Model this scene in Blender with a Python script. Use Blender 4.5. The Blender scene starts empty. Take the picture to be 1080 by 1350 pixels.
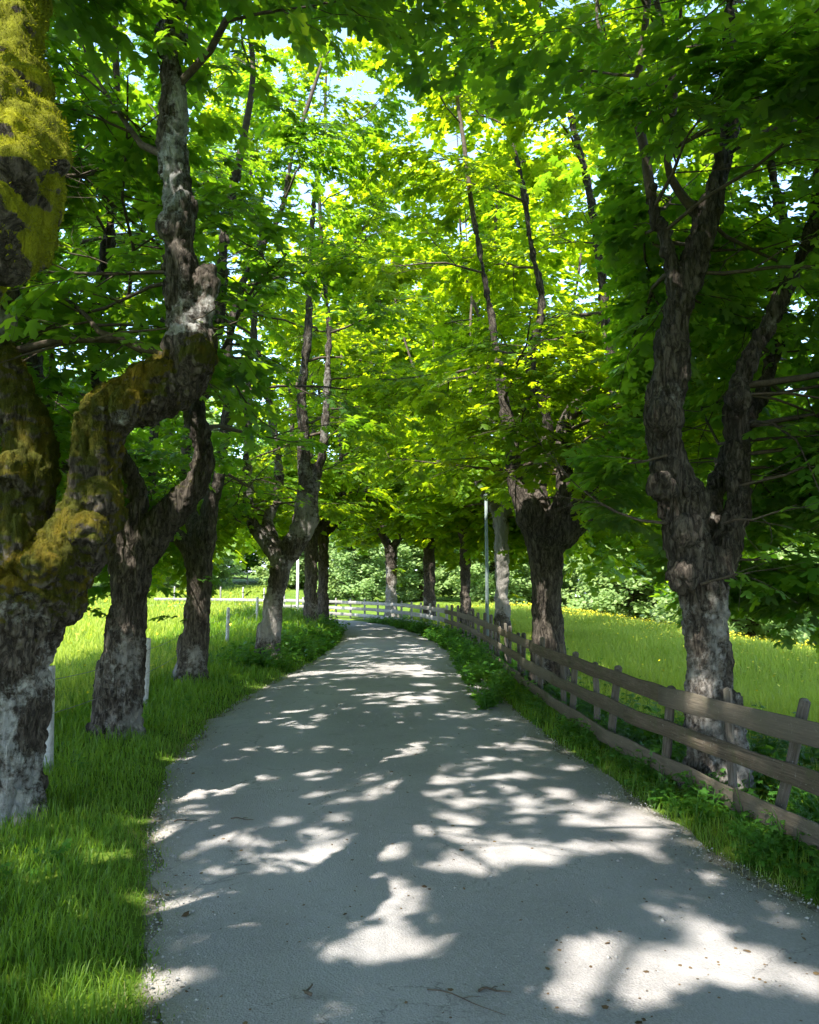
import bpy, math, random
import numpy as np
from mathutils import Vector, noise as mn

random.seed(7)
rng = np.random.default_rng(11)
S = bpy.context.scene
COL = S.collection
R = math.radians
FP = 1080.0; PITCH = math.atan(95/1080); CAMZ = 1.7

# ------------------------------------------------------------------ helpers
def W(px, py, Y):
    """world point seen at photo pixel px,py whose distance along the road is Y"""
    u = (px-540)/FP; v = -(py-675)/FP
    f = math.cos(PITCH)-v*math.sin(PITCH); z = math.sin(PITCH)+v*math.cos(PITCH)
    return Vector((u/f*Y, Y, CAMZ+z/f*Y))

def tag(o, label=None, cat=None, group=None, kind=None):
    if label: o['label'] = label
    if cat: o['category'] = cat
    if group: o['group'] = group
    if kind: o['kind'] = kind
    return o

def empty(name, loc, rz=0):
    o = bpy.data.objects.new(name, None); COL.objects.link(o)
    o.location = loc; o.rotation_euler.z = rz; o.empty_display_size = .3
    return o

def new_mesh(name, V, F=None, loops=None, counts=None, smooth=False):
    me = bpy.data.meshes.new(name)
    if F is not None:
        F = np.asarray(F, dtype=np.int32); counts = np.full(len(F), F.shape[1], dtype=np.int32); loops = F.ravel()
    V = np.asarray(V, dtype=np.float32)
    loops = np.asarray(loops, dtype=np.int32); counts = np.asarray(counts, dtype=np.int32)
    me.vertices.add(len(V)); me.vertices.foreach_set('co', V.ravel())
    me.loops.add(len(loops)); me.loops.foreach_set('vertex_index', loops)
    me.polygons.add(len(counts))
    st = np.zeros(len(counts), dtype=np.int32); st[1:] = np.cumsum(counts)[:-1]
    me.polygons.foreach_set('loop_start', st)
    if smooth: me.polygons.foreach_set('use_smooth', np.ones(len(counts), dtype=bool))
    me.update(calc_edges=True); me.validate()
    return me

def link(name, me, mat, parent=None):
    o = bpy.data.objects.new(name, me); COL.objects.link(o)
    if mat: me.materials.clear(); me.materials.append(mat)
    if parent: o.parent = parent
    return o

def catmull(P, Rr, n=6):
    P = [Vector(p) for p in P]; out = []; ro = []
    for i in range(len(P)-1):
        a = P[max(i-1, 0)]; b = P[i]; c = P[i+1]; d = P[min(i+2, len(P)-1)]
        for k in range(n):
            t = k/n
            out.append(.5*((2*b)+(c-a)*t+(2*a-5*b+4*c-d)*t*t+(3*b-a-3*c+d)*t**3))
            ro.append(Rr[i]*(1-t)+Rr[i+1]*t)
    out.append(P[-1]); ro.append(Rr[-1])
    return out, ro

class Tubes:
    def __init__(s): s.V = []; s.loops = []; s.counts = []
    def add(s, P, Rr, sides=6, cap=True, lump=0, rnd=None):
        n0 = len(s.V); m = len(P); up = Vector((0.13, .31, .94)).normalized()
        t0 = (P[1]-P[0]).normalized(); x = t0.cross(up)
        if x.length < .05: x = t0.cross(Vector((1, 0, 0)))
        x.normalize()
        for i in range(m):
            t = (P[min(i+1, m-1)]-P[max(i-1, 0)]).normalized()
            x = (x-t*x.dot(t)).normalized(); y = t.cross(x)
            for k in range(sides):
                a = 2*math.pi*k/sides
                r = Rr[i]
                q = x*math.cos(a)+y*math.sin(a)
                if lump:
                    r *= 1+lump*mn.noise((P[i]+q*r)*2.3)
                s.V.append(P[i]+q*r)
        for i in range(m-1):
            for k in range(sides):
                a = n0+i*sides+k; b = n0+i*sides+(k+1) % sides
                s.loops += [a, b, b+sides, a+sides]; s.counts.append(4)
        if cap:
            s.loops += list(range(n0, n0+sides))[::-1]; s.counts.append(sides)
            s.loops += list(range(n0+(m-1)*sides, n0+m*sides)); s.counts.append(sides)
    def ball(s, c, r, sq=(1, 1, 1)):
        n0 = len(s.V); U, L = 12, 8
        s.V.append(c+Vector((0, 0, r*sq[2])))
        for j in range(1, L):
            th = math.pi*j/L
            for k in range(U):
                a = 2*math.pi*k/U
                s.V.append(c+Vector((r*sq[0]*math.sin(th)*math.cos(a), r*sq[1]*math.sin(th)*math.sin(a), r*sq[2]*math.cos(th))))
        s.V.append(c-Vector((0, 0, r*sq[2]))); e = len(s.V)-1
        for k in range(U):
            s.loops += [n0, n0+1+k, n0+1+(k+1) % U]; s.counts.append(3)
            b = n0+1+(L-2)*U
            s.loops += [e, b+(k+1) % U, b+k]; s.counts.append(3)
        for j in range(L-2):
            for k in range(U):
                a = n0+1+j*U+k; b = n0+1+j*U+(k+1) % U
                s.loops += [a, a+U, b+U, b]; s.counts.append(4)
    def mesh(s, name, smooth=True):
        return new_mesh(name, [tuple(v) for v in s.V], loops=s.loops, counts=s.counts, smooth=smooth)

# ------------------------------------------------------------------ materials
def mat(name):
    m = bpy.data.materials.new(name); m.use_nodes = True
    nt = m.node_tree; nt.nodes.clear()
    out = nt.nodes.new('ShaderNodeOutputMaterial')
    return m, nt, out
def N(nt, t, **kw):
    n = nt.nodes.new(t)
    for k, v in kw.items():
        if k in n.inputs.keys() if not hasattr(n, k) else False: n.inputs[k].default_value = v
        else: setattr(n, k, v)
    return n
def noise_n(nt, vec, scale, detail=4, rough=.6, dist=0):
    n = nt.nodes.new('ShaderNodeTexNoise'); n.inputs['Scale'].default_value = scale
    n.inputs['Detail'].default_value = detail; n.inputs['Roughness'].default_value = rough
    n.inputs['Distortion'].default_value = dist
    if vec is not None: nt.links.new(vec, n.inputs['Vector'])
    return n.outputs['Fac']
def ramp(nt, fac, stops):
    r = nt.nodes.new('ShaderNodeValToRGB')
    while len(r.color_ramp.elements) < len(stops): r.color_ramp.elements.new(.5)
    for e, (p, c) in zip(r.color_ramp.elements, stops):
        e.position = p; e.color = (c, c, c, 1) if not isinstance(c, tuple) else (*c, 1)
    nt.links.new(fac, r.inputs['Fac']); return r.outputs['Color']
def mixc(nt, fac, a, b, mode='MIX'):
    m = nt.nodes.new('ShaderNodeMix'); m.data_type = 'RGBA'; m.blend_type = mode
    for s, v in ((m.inputs[0], fac), (m.inputs[6], a), (m.inputs[7], b)):
        if isinstance(v, (int, float)): s.default_value = v
        elif isinstance(v, tuple): s.default_value = (*v, 1)
        else: nt.links.new(v, s)
    return m.outputs[2]
def mth(nt, op, a, b=None):
    m = nt.nodes.new('ShaderNodeMath'); m.operation = op
    for s, v in zip(m.inputs, (a, b)):
        if v is None: continue
        if isinstance(v, (int, float)): s.default_value = v
        else: nt.links.new(v, s)
    return m.outputs[0]
def objco(nt, scale=None):
    tc = nt.nodes.new('ShaderNodeTexCoord'); o = tc.outputs['Object']
    if scale:
        mp = nt.nodes.new('ShaderNodeMapping'); mp.inputs['Scale'].default_value = scale
        nt.links.new(o, mp.inputs['Vector']); o = mp.outputs[0]
    return o
def bump(nt, h, strength, dist=.02, prev=None):
    b = nt.nodes.new('ShaderNodeBump'); b.inputs['Strength'].default_value = strength; b.inputs['Distance'].default_value = dist
    nt.links.new(h, b.inputs['Height'])
    if prev is not None: nt.links.new(prev, b.inputs['Normal'])
    return b.outputs[0]
def pbsdf(nt, out, color, rough=.8, normal=None, spec=.3):
    p = nt.nodes.new('ShaderNodeBsdfPrincipled')
    if isinstance(color, tuple): p.inputs['Base Color'].default_value = (*color, 1)
    else: nt.links.new(color, p.inputs['Base Color'])
    if isinstance(rough, (int, float)): p.inputs['Roughness'].default_value = rough
    else: nt.links.new(rough, p.inputs['Roughness'])
    p.inputs['Specular IOR Level'].default_value = spec
    if normal is not None: nt.links.new(normal, p.inputs['Normal'])
    nt.links.new(p.outputs[0], out.inputs['Surface'])
    return p

def leaf_mat(name, c_lo, c_hi, t_lo, t_hi, rough=.42, trans=.5, spec=.5):
    m, nt, out = mat(name)
    g = nt.nodes.new('ShaderNodeNewGeometry')
    ri = g.outputs['Random Per Island']
    n = noise_n(nt, objco(nt), .9, 2)
    f = mth(nt, 'ADD', mth(nt, 'MULTIPLY', ri, .7), mth(nt, 'MULTIPLY', ramp(nt, n, [(.35, 0.), (.65, 1.)]), .3))
    col = mixc(nt, f, c_lo, c_hi)
    tcol = mixc(nt, f, t_lo, t_hi)
    # paler underside
    col2 = mixc(nt, g.outputs['Backfacing'], col, mixc(nt, .35, col, (.16, .24, .12)))
    p = nt.nodes.new('ShaderNodeBsdfPrincipled')
    nt.links.new(col2, p.inputs['Base Color']); p.inputs['Roughness'].default_value = rough
    p.inputs['Specular IOR Level'].default_value = spec
    t = nt.nodes.new('ShaderNodeBsdfTranslucent'); nt.links.new(tcol, t.inputs['Color'])
    mx = nt.nodes.new('ShaderNodeMixShader'); mx.inputs[0].default_value = trans
    nt.links.new(p.outputs[0], mx.inputs[1]); nt.links.new(t.outputs[0], mx.inputs[2])
    nt.links.new(mx.outputs[0], out.inputs['Surface'])
    return m

M = {}
M['leaf'] = leaf_mat('maple_leaf', (.020, .070, .014), (.060, .145, .016), (.19, .45, .012), (.46, .66, .012))
M['leaf_sunlit'] = leaf_mat('sunlit_maple_leaf', (.030, .090, .010), (.135, .25, .012), (.26, .48, .006), (.70, .80, .010), trans=.56)  # sunlight on the mid and far crowns is put into this lighter leaf colour
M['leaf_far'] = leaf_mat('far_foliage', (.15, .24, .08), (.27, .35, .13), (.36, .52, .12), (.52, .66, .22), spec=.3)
M['leaf_dark'] = leaf_mat('dark_foliage', (.02, .05, .014), (.04, .09, .02), (.08, .2, .02), (.16, .3, .03), spec=.3)
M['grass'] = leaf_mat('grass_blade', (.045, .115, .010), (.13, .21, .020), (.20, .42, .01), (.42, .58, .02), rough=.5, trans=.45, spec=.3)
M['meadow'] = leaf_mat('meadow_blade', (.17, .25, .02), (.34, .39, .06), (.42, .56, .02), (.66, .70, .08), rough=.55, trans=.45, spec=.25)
M['dry'] = leaf_mat('dry_grass', (.20, .17, .07), (.32, .27, .12), (.3, .26, .1), (.4, .34, .15), rough=.7, trans=.3, spec=.2)
M['weed'] = leaf_mat('weed_leaf', (.025, .085, .012), (.055, .16, .02), (.12, .34, .01), (.26, .5, .02))

def bark_mat(name, dark, light, mosscol, moss2, lich=(.42, .40, .37)):
    m, nt, out = mat(name)
    oc = objco(nt); st = objco(nt, (1, 1, .28))
    fis = noise_n(nt, st, 22, 6, .7, .8)
    fis2 = noise_n(nt, st, 60, 4, .7)
    rg = noise_n(nt, objco(nt, (1, 1, .22)), 11, 7, .62, 1.2)
    crack = ramp(nt, mth(nt, 'ABSOLUTE', mth(nt, 'SUBTRACT', rg, .5)), [(0, 0.), (.055, 1.)])
    base = mixc(nt, ramp(nt, fis, [(.35, 0.), (.68, 1.)]), dark, light)
    base = mixc(nt, crack, mixc(nt, .65, base, (.012, .010, .008)), base)
    al = nt.nodes.new('ShaderNodeAttribute'); al.attribute_name = 'lichen'
    am = nt.nodes.new('ShaderNodeAttribute'); am.attribute_name = 'moss'
    ln = noise_n(nt, oc, 13, 5, .75)
    lf = ramp(nt, mth(nt, 'ADD', mth(nt, 'MULTIPLY', al.outputs['Fac'], .5), mth(nt, 'MULTIPLY', ln, .8)), [(.66, 0.), (.80, 1.)])
    base = mixc(nt, mth(nt, 'MULTIPLY', lf, .85), base, mixc(nt, fis2, mixc(nt, .5, lich, dark), lich))
    mfn = noise_n(nt, oc, 26, 5, .8)
    mf = ramp(nt, mth(nt, 'ADD', am.outputs['Fac'], mth(nt, 'MULTIPLY', mth(nt, 'SUBTRACT', mfn, .5), .9)), [(.44, 0.), (.58, 1.)])
    mcol = mixc(nt, ramp(nt, noise_n(nt, oc, 3.2, 3), [(.46, 0.), (.70, 1.)]), mosscol, moss2)
    mcol = mixc(nt, ramp(nt, noise_n(nt, oc, 90, 3, .8), [(.3, .35), (.7, 0.)]), mcol, (.03, .03, .004))
    base = mixc(nt, mf, base, mcol)
    h = mth(nt, 'ADD', mth(nt, 'MULTIPLY', crack, .45), mth(nt, 'MULTIPLY', fis, 1.0))
    b1 = bump(nt, h, .9, .035)
    b2 = bump(nt, noise_n(nt, oc, 110, 4, .8), .6, .012, b1)
    pbsdf(nt, out, base, .92, b2, .15)
    return m
M['bark'] = bark_mat('maple_bark', (.028, .022, .017), (.145, .122, .098), (.050, .055, .010), (.085, .065, .010), (.33, .31, .28))
M['bark_mossy'] = bark_mat('mossy_bark', (.030, .022, .016), (.16, .135, .11), (.060, .062, .007), (.17, .115, .008), (.50, .49, .46))
M['bark_bright_moss'] = bark_mat('bright_mossy_bark', (.035, .028, .016), (.16, .135, .11), (.19, .20, .008), (.56, .53, .008), (.40, .38, .33))  # moss tones hold its sunlit and shaded zones besides its own colour

def simple(name, c1, c2, scale, rough=.85, bs=.4, bd=.01, stretch=None, spec=.25):
    m, nt, out = mat(name); oc = objco(nt, stretch)
    f = noise_n(nt, oc, scale, 6, .7)
    g = noise_n(nt, oc, scale*5, 4, .7)
    col = mixc(nt, ramp(nt, mth(nt, 'ADD', mth(nt, 'MULTIPLY', f, .65), mth(nt, 'MULTIPLY', g, .35)), [(.36, 0.), (.62, 1.)]), c1, c2)
    pbsdf(nt, out, col, rough, bump(nt, mth(nt, 'ADD', f, g), bs, bd), spec)
    return m
M['twig'] = simple('twig_bark', (.03, .022, .016), (.11, .085, .06), 14)
def wood_mat(name, c1, c2, c3):
    m, nt, out = mat(name)
    g1 = noise_n(nt, objco(nt, (1.2, 26, 26)), 3.5, 6, .7, .4)     # boards run along local X
    g2 = noise_n(nt, objco(nt), 5, 4, .7)
    g3 = noise_n(nt, objco(nt), 40, 4, .75)
    col = mixc(nt, ramp(nt, g1, [(.35, 0.), (.66, 1.)]), c1, c2)
    col = mixc(nt, ramp(nt, g2, [(.5, 0.), (.68, .75)]), col, c3)
    col = mixc(nt, ramp(nt, g3, [(.60, 0.), (.72, .6)]), col, (.30, .29, .26))
    oi = nt.nodes.new('ShaderNodeObjectInfo')
    col = mixc(nt, mth(nt, 'MULTIPLY', oi.outputs['Random'], .55), col, mixc(nt, ramp(nt, oi.outputs['Random'], [(.3, 0.), (.7, 1.)]), (.042, .038, .022), (.115, .10, .078)))
    kn = nt.nodes.new('ShaderNodeTexVoronoi'); kn.inputs['Scale'].default_value = 1; nt.links.new(objco(nt, (1.1, 6, 6)), kn.inputs['Vector'])
    col = mixc(nt, ramp(nt, kn.outputs['Distance'], [(.06, .8), (.12, 0.)]), col, (.025, .018, .012))
    pbsdf(nt, out, col, .85, bump(nt, g1, .8, .014), .2)
    return m
M['rail'] = wood_mat('weathered_rail', (.040, .029, .020), (.125, .098, .070), (.06, .06, .028))
M['post'] = wood_mat('weathered_post', (.045, .036, .028), (.14, .12, .10), (.06, .06, .035))
M['pale_wood'] = wood_mat('pale_sunlit_wood', (.22, .205, .185), (.40, .385, .355), (.24, .23, .19))  # sunlight on the far bend's rails put into the colour; far fence shares it
M['grey_post'] = simple('grey_post', (.26, .25, .24), (.46, .45, .43), 9, .85, .5, .01, (1, 1, .3))
M['wire'] = simple('fence_wire', (.10, .09, .085), (.2, .18, .17), 30, .5)
M['pole'] = simple('pole_paint', (.10, .13, .12), (.19, .23, .23), 6, .5)
M['pole_white'] = simple('pole_white', (.6, .62, .62), (.75, .76, .76), 6, .5)
M['stone'] = simple('grit_stone', (.14, .13, .12), (.42, .40, .37), 60, .9)
M['flower'] = simple('buttercup_petal', (.62, .50, .01), (.75, .62, .02), 9, .5)
M['flower_white'] = simple('white_petal', (.7, .72, .68), (.8, .8, .78), 9, .6)
def moss_mat(name, c1, c2):
    m, nt, out = mat(name); oc = objco(nt)
    col = mixc(nt, ramp(nt, noise_n(nt, oc, 3.2, 3), [(.46, 0.), (.70, 1.)]), c1, c2)
    col = mixc(nt, ramp(nt, noise_n(nt, oc, 17, 4, .75), [(.35, .45), (.6, 0.)]), col, (.05, .055, .006))
    d_ = nt.nodes.new('ShaderNodeBsdfDiffuse'); t_ = nt.nodes.new('ShaderNodeBsdfTranslucent'); mx = nt.nodes.new('ShaderNodeMixShader'); mx.inputs[0].default_value = .35
    nt.links.new(col, d_.inputs['Color']); nt.links.new(col, t_.inputs['Color']); nt.links.new(d_.outputs[0], mx.inputs[1]); nt.links.new(t_.outputs[0], mx.inputs[2]); nt.links.new(mx.outputs[0], out.inputs['Surface'])
    return m
M['moss'] = moss_mat('moss_fuzz', (.23, .24, .010), (.58, .55, .010))  # same sunlit and shaded moss tones, put into the fuzz colour
M['moss_dark'] = moss_mat('dark_moss_fuzz', (.075, .085, .007), (.20, .16, .008))
M['litter'] = leaf_mat('dead_leaf', (.05, .032, .018), (.17, .115, .06), (.08, .05, .02), (.18, .12, .05), rough=.9, trans=.15, spec=.1)
M['concrete'] = simple('pale_render', (.5, .5, .54), (.62, .62, .66), 2, .9)

# road
def road_mat():
    m, nt, out = mat('road_surface'); oc = objco(nt)
    big = noise_n(nt, oc, .55, 4, .6); mid = noise_n(nt, oc, 4, 5, .7); fine = noise_n(nt, oc, 55, 5, .8); ff = noise_n(nt, oc, 190, 3, .8)
    col = mixc(nt, ramp(nt, big, [(.35, 0.), (.65, 1.)]), (.205, .190, .182), (.282, .262, .248))
    col = mixc(nt, ramp(nt, mid, [(.35, .35), (.65, 0.)]), col, (.190, .183, .186))
    col = mixc(nt, ramp(nt, fine, [(.30, .55), (.46, 0.)]), col, (.12, .115, .11))
    col = mixc(nt, ramp(nt, ff, [(.58, 0.), (.75, .6)]), col, (.44, .43, .41))
    # stone chips set in the binder
    v = nt.nodes.new('ShaderNodeTexVoronoi'); v.inputs['Scale'].default_value = 95; nt.links.new(oc, v.inputs['Vector'])
    col = mixc(nt, mth(nt, 'MULTIPLY', ramp(nt, v.outputs['Color'], [(.2, 0.), (.9, 1.)]), .28), col, (.40, .385, .37))
    a = nt.nodes.new('ShaderNodeAttribute'); a.attribute_name = 'edge'
    e = ramp(nt, mth(nt, 'ADD', a.outputs['Fac'], mth(nt, 'MULTIPLY', mth(nt, 'SUBTRACT', mid, .5), .9)), [(.45, 0.), (.9, 1.)])
    col = mixc(nt, mth(nt, 'MULTIPLY', e, .75), col, mixc(nt, fine, (.15, .135, .115), (.38, .35, .31)))
    au = nt.nodes.new('ShaderNodeAttribute'); au.attribute_name = 'across'
    wob = mth(nt, 'MULTIPLY', mth(nt, 'SUBTRACT', noise_n(nt, oc, .8, 3), .5), .12)
    tr = mth(nt, 'ABSOLUTE', mth(nt, 'SUBTRACT', mth(nt, 'ABSOLUTE', mth(nt, 'SUBTRACT', mth(nt, 'ADD', au.outputs['Fac'], wob), .5)), .23))
    trk = ramp(nt, mth(nt, 'ADD', tr, mth(nt, 'MULTIPLY', mth(nt, 'SUBTRACT', mid, .5), .10)), [(.03, 1.), (.12, 0.)])
    col = mixc(nt, mth(nt, 'MULTIPLY', trk, .35), col, (.31, .30, .298))
    ck = mth(nt, 'ABSOLUTE', mth(nt, 'SUBTRACT', noise_n(nt, oc, 1.1, 6, .55, .6), .5))
    col = mixc(nt, mth(nt, 'MULTIPLY', ramp(nt, ck, [(0, 1.), (.006, 0.)]), mth(nt, 'MULTIPLY', ramp(nt, big, [(.48, 0.), (.56, 1.)]), .7)), col, (.07, .065, .06))
    st = ramp(nt, noise_n(nt, oc, 2.3, 5, .75), [(.60, 0.), (.66, 1.)])
    col = mixc(nt, mth(nt, 'MULTIPLY', st, .28), col, (.13, .12, .11))
    h = mth(nt, 'ADD', mth(nt, 'MULTIPLY', fine, .6), mth(nt, 'MULTIPLY', v.outputs['Distance'], .5))
    b = bump(nt, h, .75, .012); b = bump(nt, mid, .35, .03, b)
    pbsdf(nt, out, col, .88, b, .3)
    return m
M['road'] = road_mat()
def ground_mat():
    m, nt, out = mat('meadow_ground'); oc = objco(nt)
    a = nt.nodes.new('ShaderNodeAttribute'); a.attribute_name = 'soil'
    f = noise_n(nt, oc, 1.3, 6, .7); g = noise_n(nt, oc, 30, 5, .8)
    gr = mixc(nt, ramp(nt, f, [(.35, 0.), (.65, 1.)]), (.06, .12, .012), (.14, .20, .025))
    gr = mixc(nt, ramp(nt, g, [(.3, .6), (.6, 0.)]), gr, (.03, .05, .01))
    so = mixc(nt, ramp(nt, g, [(.35, 0.), (.65, 1.)]), (.07, .062, .045), (.26, .24, .205))
    s = ramp(nt, mth(nt, 'ADD', a.outputs['Fac'], mth(nt, 'MULTIPLY', mth(nt, 'SUBTRACT', noise_n(nt, oc, 9, 5, .7), .5), .9)), [(.42, 0.), (.6, 1.)])
    pbsdf(nt, out, mixc(nt, s, gr, so), .95, bump(nt, g, .6, .03), .1)
    return m
M['ground'] = ground_mat()
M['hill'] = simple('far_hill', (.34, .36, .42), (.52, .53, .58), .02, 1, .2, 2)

# ------------------------------------------------------------------ plan of the lane
LEFT = [(-3, -.9), (0, -.9), (3.17, -.90), (4.27, -1.24), (5.92, -1.76), (7.98, -2.2), (10.5, -2.43), (12.7, -2.42), (18.4, -2.08), (24.5, -2.0), (30, -2.35), (35.3, -3.1), (40.8, -5.2)]
RIGHT = [(-3, 2.6), (0, 2.5), (3.17, 2.3), (4.37, 2.15), (5.48, 1.86), (7.65, 1.68), (9.66, 1.45), (13.6, 1.26), (20.4, 1.1), (28.2, .45), (33.4, -1.0), (39, -3.0)]
def lx(y): return float(np.interp(y, [a for a, b in LEFT], [b for a, b in LEFT]))
def rx(y): return float(np.interp(y, [a for a, b in RIGHT], [b for a, b in RIGHT]))
# cross-sections (left point, right point)
secs = []
for y in np.arange(-6, 30, .1):
    secs.append((Vector((lx(y), y, 0)), Vector((rx(y), y, 0))))
bendL = [(-2.35, 30), (-3.1, 34), (-4.6, 37.6), (-7.2, 40.2), (-11, 42.0), (-16, 43.2), (-24, 44.5), (-36, 46)]
bendR = [(.2, 30), (-.9, 34.6), (-2.7, 38.6), (-5.4, 42.2), (-10, 45.0), (-15.5, 46.6), (-23.6, 48), (-36, 49.6)]
cl, _ = catmull([Vector((*p, 0)) for p in bendL], [0]*8, 10); cr, _ = catmull([Vector((*p, 0)) for p in bendR], [0]*8, 10)
secs += list(zip(cl, cr))
roadc = np.array([[(a.x+b.x)/2, (a.y+b.y)/2, (a-b).length/2] for a, b in secs])
def road_dist(x, y):
    """distance outside the road edge (negative on it); arrays"""
    x = np.atleast_1d(x).astype(float); y = np.atleast_1d(y).astype(float)
    out = np.full(x.shape, 1e9)
    for i in range(0, len(x), 20000):
        d = np.hypot(x[i:i+20000, None]-roadc[None, :, 0], y[i:i+20000, None]-roadc[None, :, 1])-roadc[None, :, 2]
        out[i:i+20000] = d.min(1)
    # straight part: the exact edge
    s = y < 29.5
    l = np.interp(y, [a for a, b in LEFT], [b for a, b in LEFT]); r = np.interp(y, [a for a, b in RIGHT], [b for a, b in RIGHT])
    e = np.maximum(l-x, x-r)
    return np.where(s, e, out)
def sm(a, b, t):
    t = np.clip((t-a)/(b-a), 0, 1); return t*t*(3-2*t)
def terr(x, y):
    x = np.atleast_1d(x).astype(float); y = np.atleast_1d(y).astype(float)
    d = road_dist(x, y)
    z = -.03+.06*sm(0, .5, d)
    left = x < (np.interp(y, [0, 24, 33, 40], [.7, -.4, -2, -6]))
    z = z+np.where(left, .22*sm(.2, 1.6, d)*sm(17, 26, y)*(1-sm(33, 40, y)), 0)
    z = z+np.where(left & (x < -3.2), .022*np.clip(y-22, 0, 80)*sm(-3.2, -9, x), 0)
    z = z+np.where(x > 2, -.12*sm(2.2, 3.4, x)*(1-sm(12, 20, y)), 0)
    z = z-.17*np.clip(x-8.6, 0, 26)*(x > 8.6)
    z = z+.05*np.sin(x*.9+y*.4)*sm(2, 5, d)+.04*np.sin(x*.5-y*.8)*sm(2, 5, d)
    z = z+np.where(y > 52, (y-52)*.03*(x < 8), 0)*(1-sm(60, 120, y)*.0)
    return np.where(d < 0, -.03, z)
def tz(x, y): return float(terr(x, y)[0])

xs = np.unique(np.concatenate([np.arange(-7, 6, .12), np.arange(-30, -7, .7), np.arange(6, 36, .6), np.array([-400, -250, -150, -100, -70, -50, -40, 42, 60, 90, 140, 250, 400])]))
ys = np.unique(np.concatenate([np.arange(-8, 16, .15), np.arange(16, 50, .35), np.arange(50, 90, 2), np.array([-300, -120, -60, -30, -15, 110, 150, 220, 320, 450])]))
GX, GY = np.meshgrid(xs, ys); gx = GX.ravel(); gy = GY.ravel()
gz = terr(gx, gy); gz = np.clip(gz, -6, 3.2)
nx_, ny_ = len(xs), len(ys)
idx = np.arange(nx_*ny_).reshape(ny_, nx_)
F = np.stack([idx[:-1, :-1].ravel(), idx[:-1, 1:].ravel(), idx[1:, 1:].ravel(), idx[1:, :-1].ravel()], 1)
me = new_mesh('ground', np.stack([gx, gy, gz], 1), F, smooth=True)
at = me.attributes.new('soil', 'FLOAT', 'POINT')
d = road_dist(gx, gy); at.data.foreach_set('value', (1-sm(-.05, .22, d)).astype(np.float32))
tag(link('ground', me, M['ground']), 'green meadow ground on both sides of the lane', None, kind='structure')

# road sheet with ragged edges
V = []; E = []; U_ = []
NS = 15
for i, (a, b) in enumerate(secs):
    ax = (b-a).normalized()
    wl = .20*mn.noise(Vector((a.x*.5, a.y*1.1, 3)))+.13*mn.noise(Vector((a.x, a.y*3.1, 9)))
    wr = .16*mn.noise(Vector((b.x*.5, b.y*1.1, 13)))+.12*mn.noise(Vector((b.x, b.y*3.1, 19)))
    a2 = a-ax*(.05+wl); b2 = b+ax*(.05+wr)
    for k in range(NS):
        t = k/(NS-1); p = a2.lerp(b2, t); 
        V.append((p.x, p.y, .006+.035*(1-(2*t-1)**2)-(.03 if k in (0, NS-1) else 0)))
        dd = min((p-a2).length, (b2-p).length); E.append(1-min(dd/.45, 1)); U_.append(t)
n = len(secs)
idx = np.arange(n*NS).reshape(n, NS)
F = np.stack([idx[:-1, :-1].ravel(), idx[:-1, 1:].ravel(), idx[1:, 1:].ravel(), idx[1:, :-1].ravel()], 1)
me = new_mesh('road', V, F, smooth=True)
me.attributes.new('edge', 'FLOAT', 'POINT').data.foreach_set('value', np.array(E, dtype=np.float32))
tag(link('road', me, M['road']), 'grey gravelly lane curving left between the trees', None, kind='structure')

me.attributes.new('across', 'FLOAT', 'POINT').data.foreach_set('value', np.array(U_, dtype=np.float32))
# far hills
def hill(name, pts, base, seed):
    V = []; F = []
    for i, (x, y, h) in enumerate(pts):
        for k, (fy, fz) in enumerate(((-60, 0), (-30, .55), (0, 1), (40, .6), (90, 0))):
            nn = mn.noise(Vector((x*.02, k*1.3, seed)))
            V.append((x+nn*15, y+fy, base+h*fz*(1+.25*nn)))
    for i in range(len(pts)-1):
        for k in range(4):
            a = i*5+k; F.append((a, a+5, a+6, a+1))
    o = link(name, new_mesh(name, V, F, smooth=True), M['hill']); return o
hp = [(x, 420+40*math.sin(x*.01), 26+16*math.sin(x*.013+1)+9*math.sin(x*.041)+(10 if x > 120 else 0)) for x in range(-420, 421, 20)]
tag(hill('hills', hp, -6, 4.2), 'pale rocky hills far behind the trees', None, kind='structure')

# ------------------------------------------------------------------ where the crowns are open
SUN = Vector((-.43, -.68, 0)).normalized(); EL = R(57)
sv = Vector((SUN.x*math.cos(EL), SUN.y*math.cos(EL), math.sin(EL)))
def GP(px, py):
    g = W(px, py, 1); k = CAMZ/(CAMZ-g.z); return Vector((g.x*k, k, 0))
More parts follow.
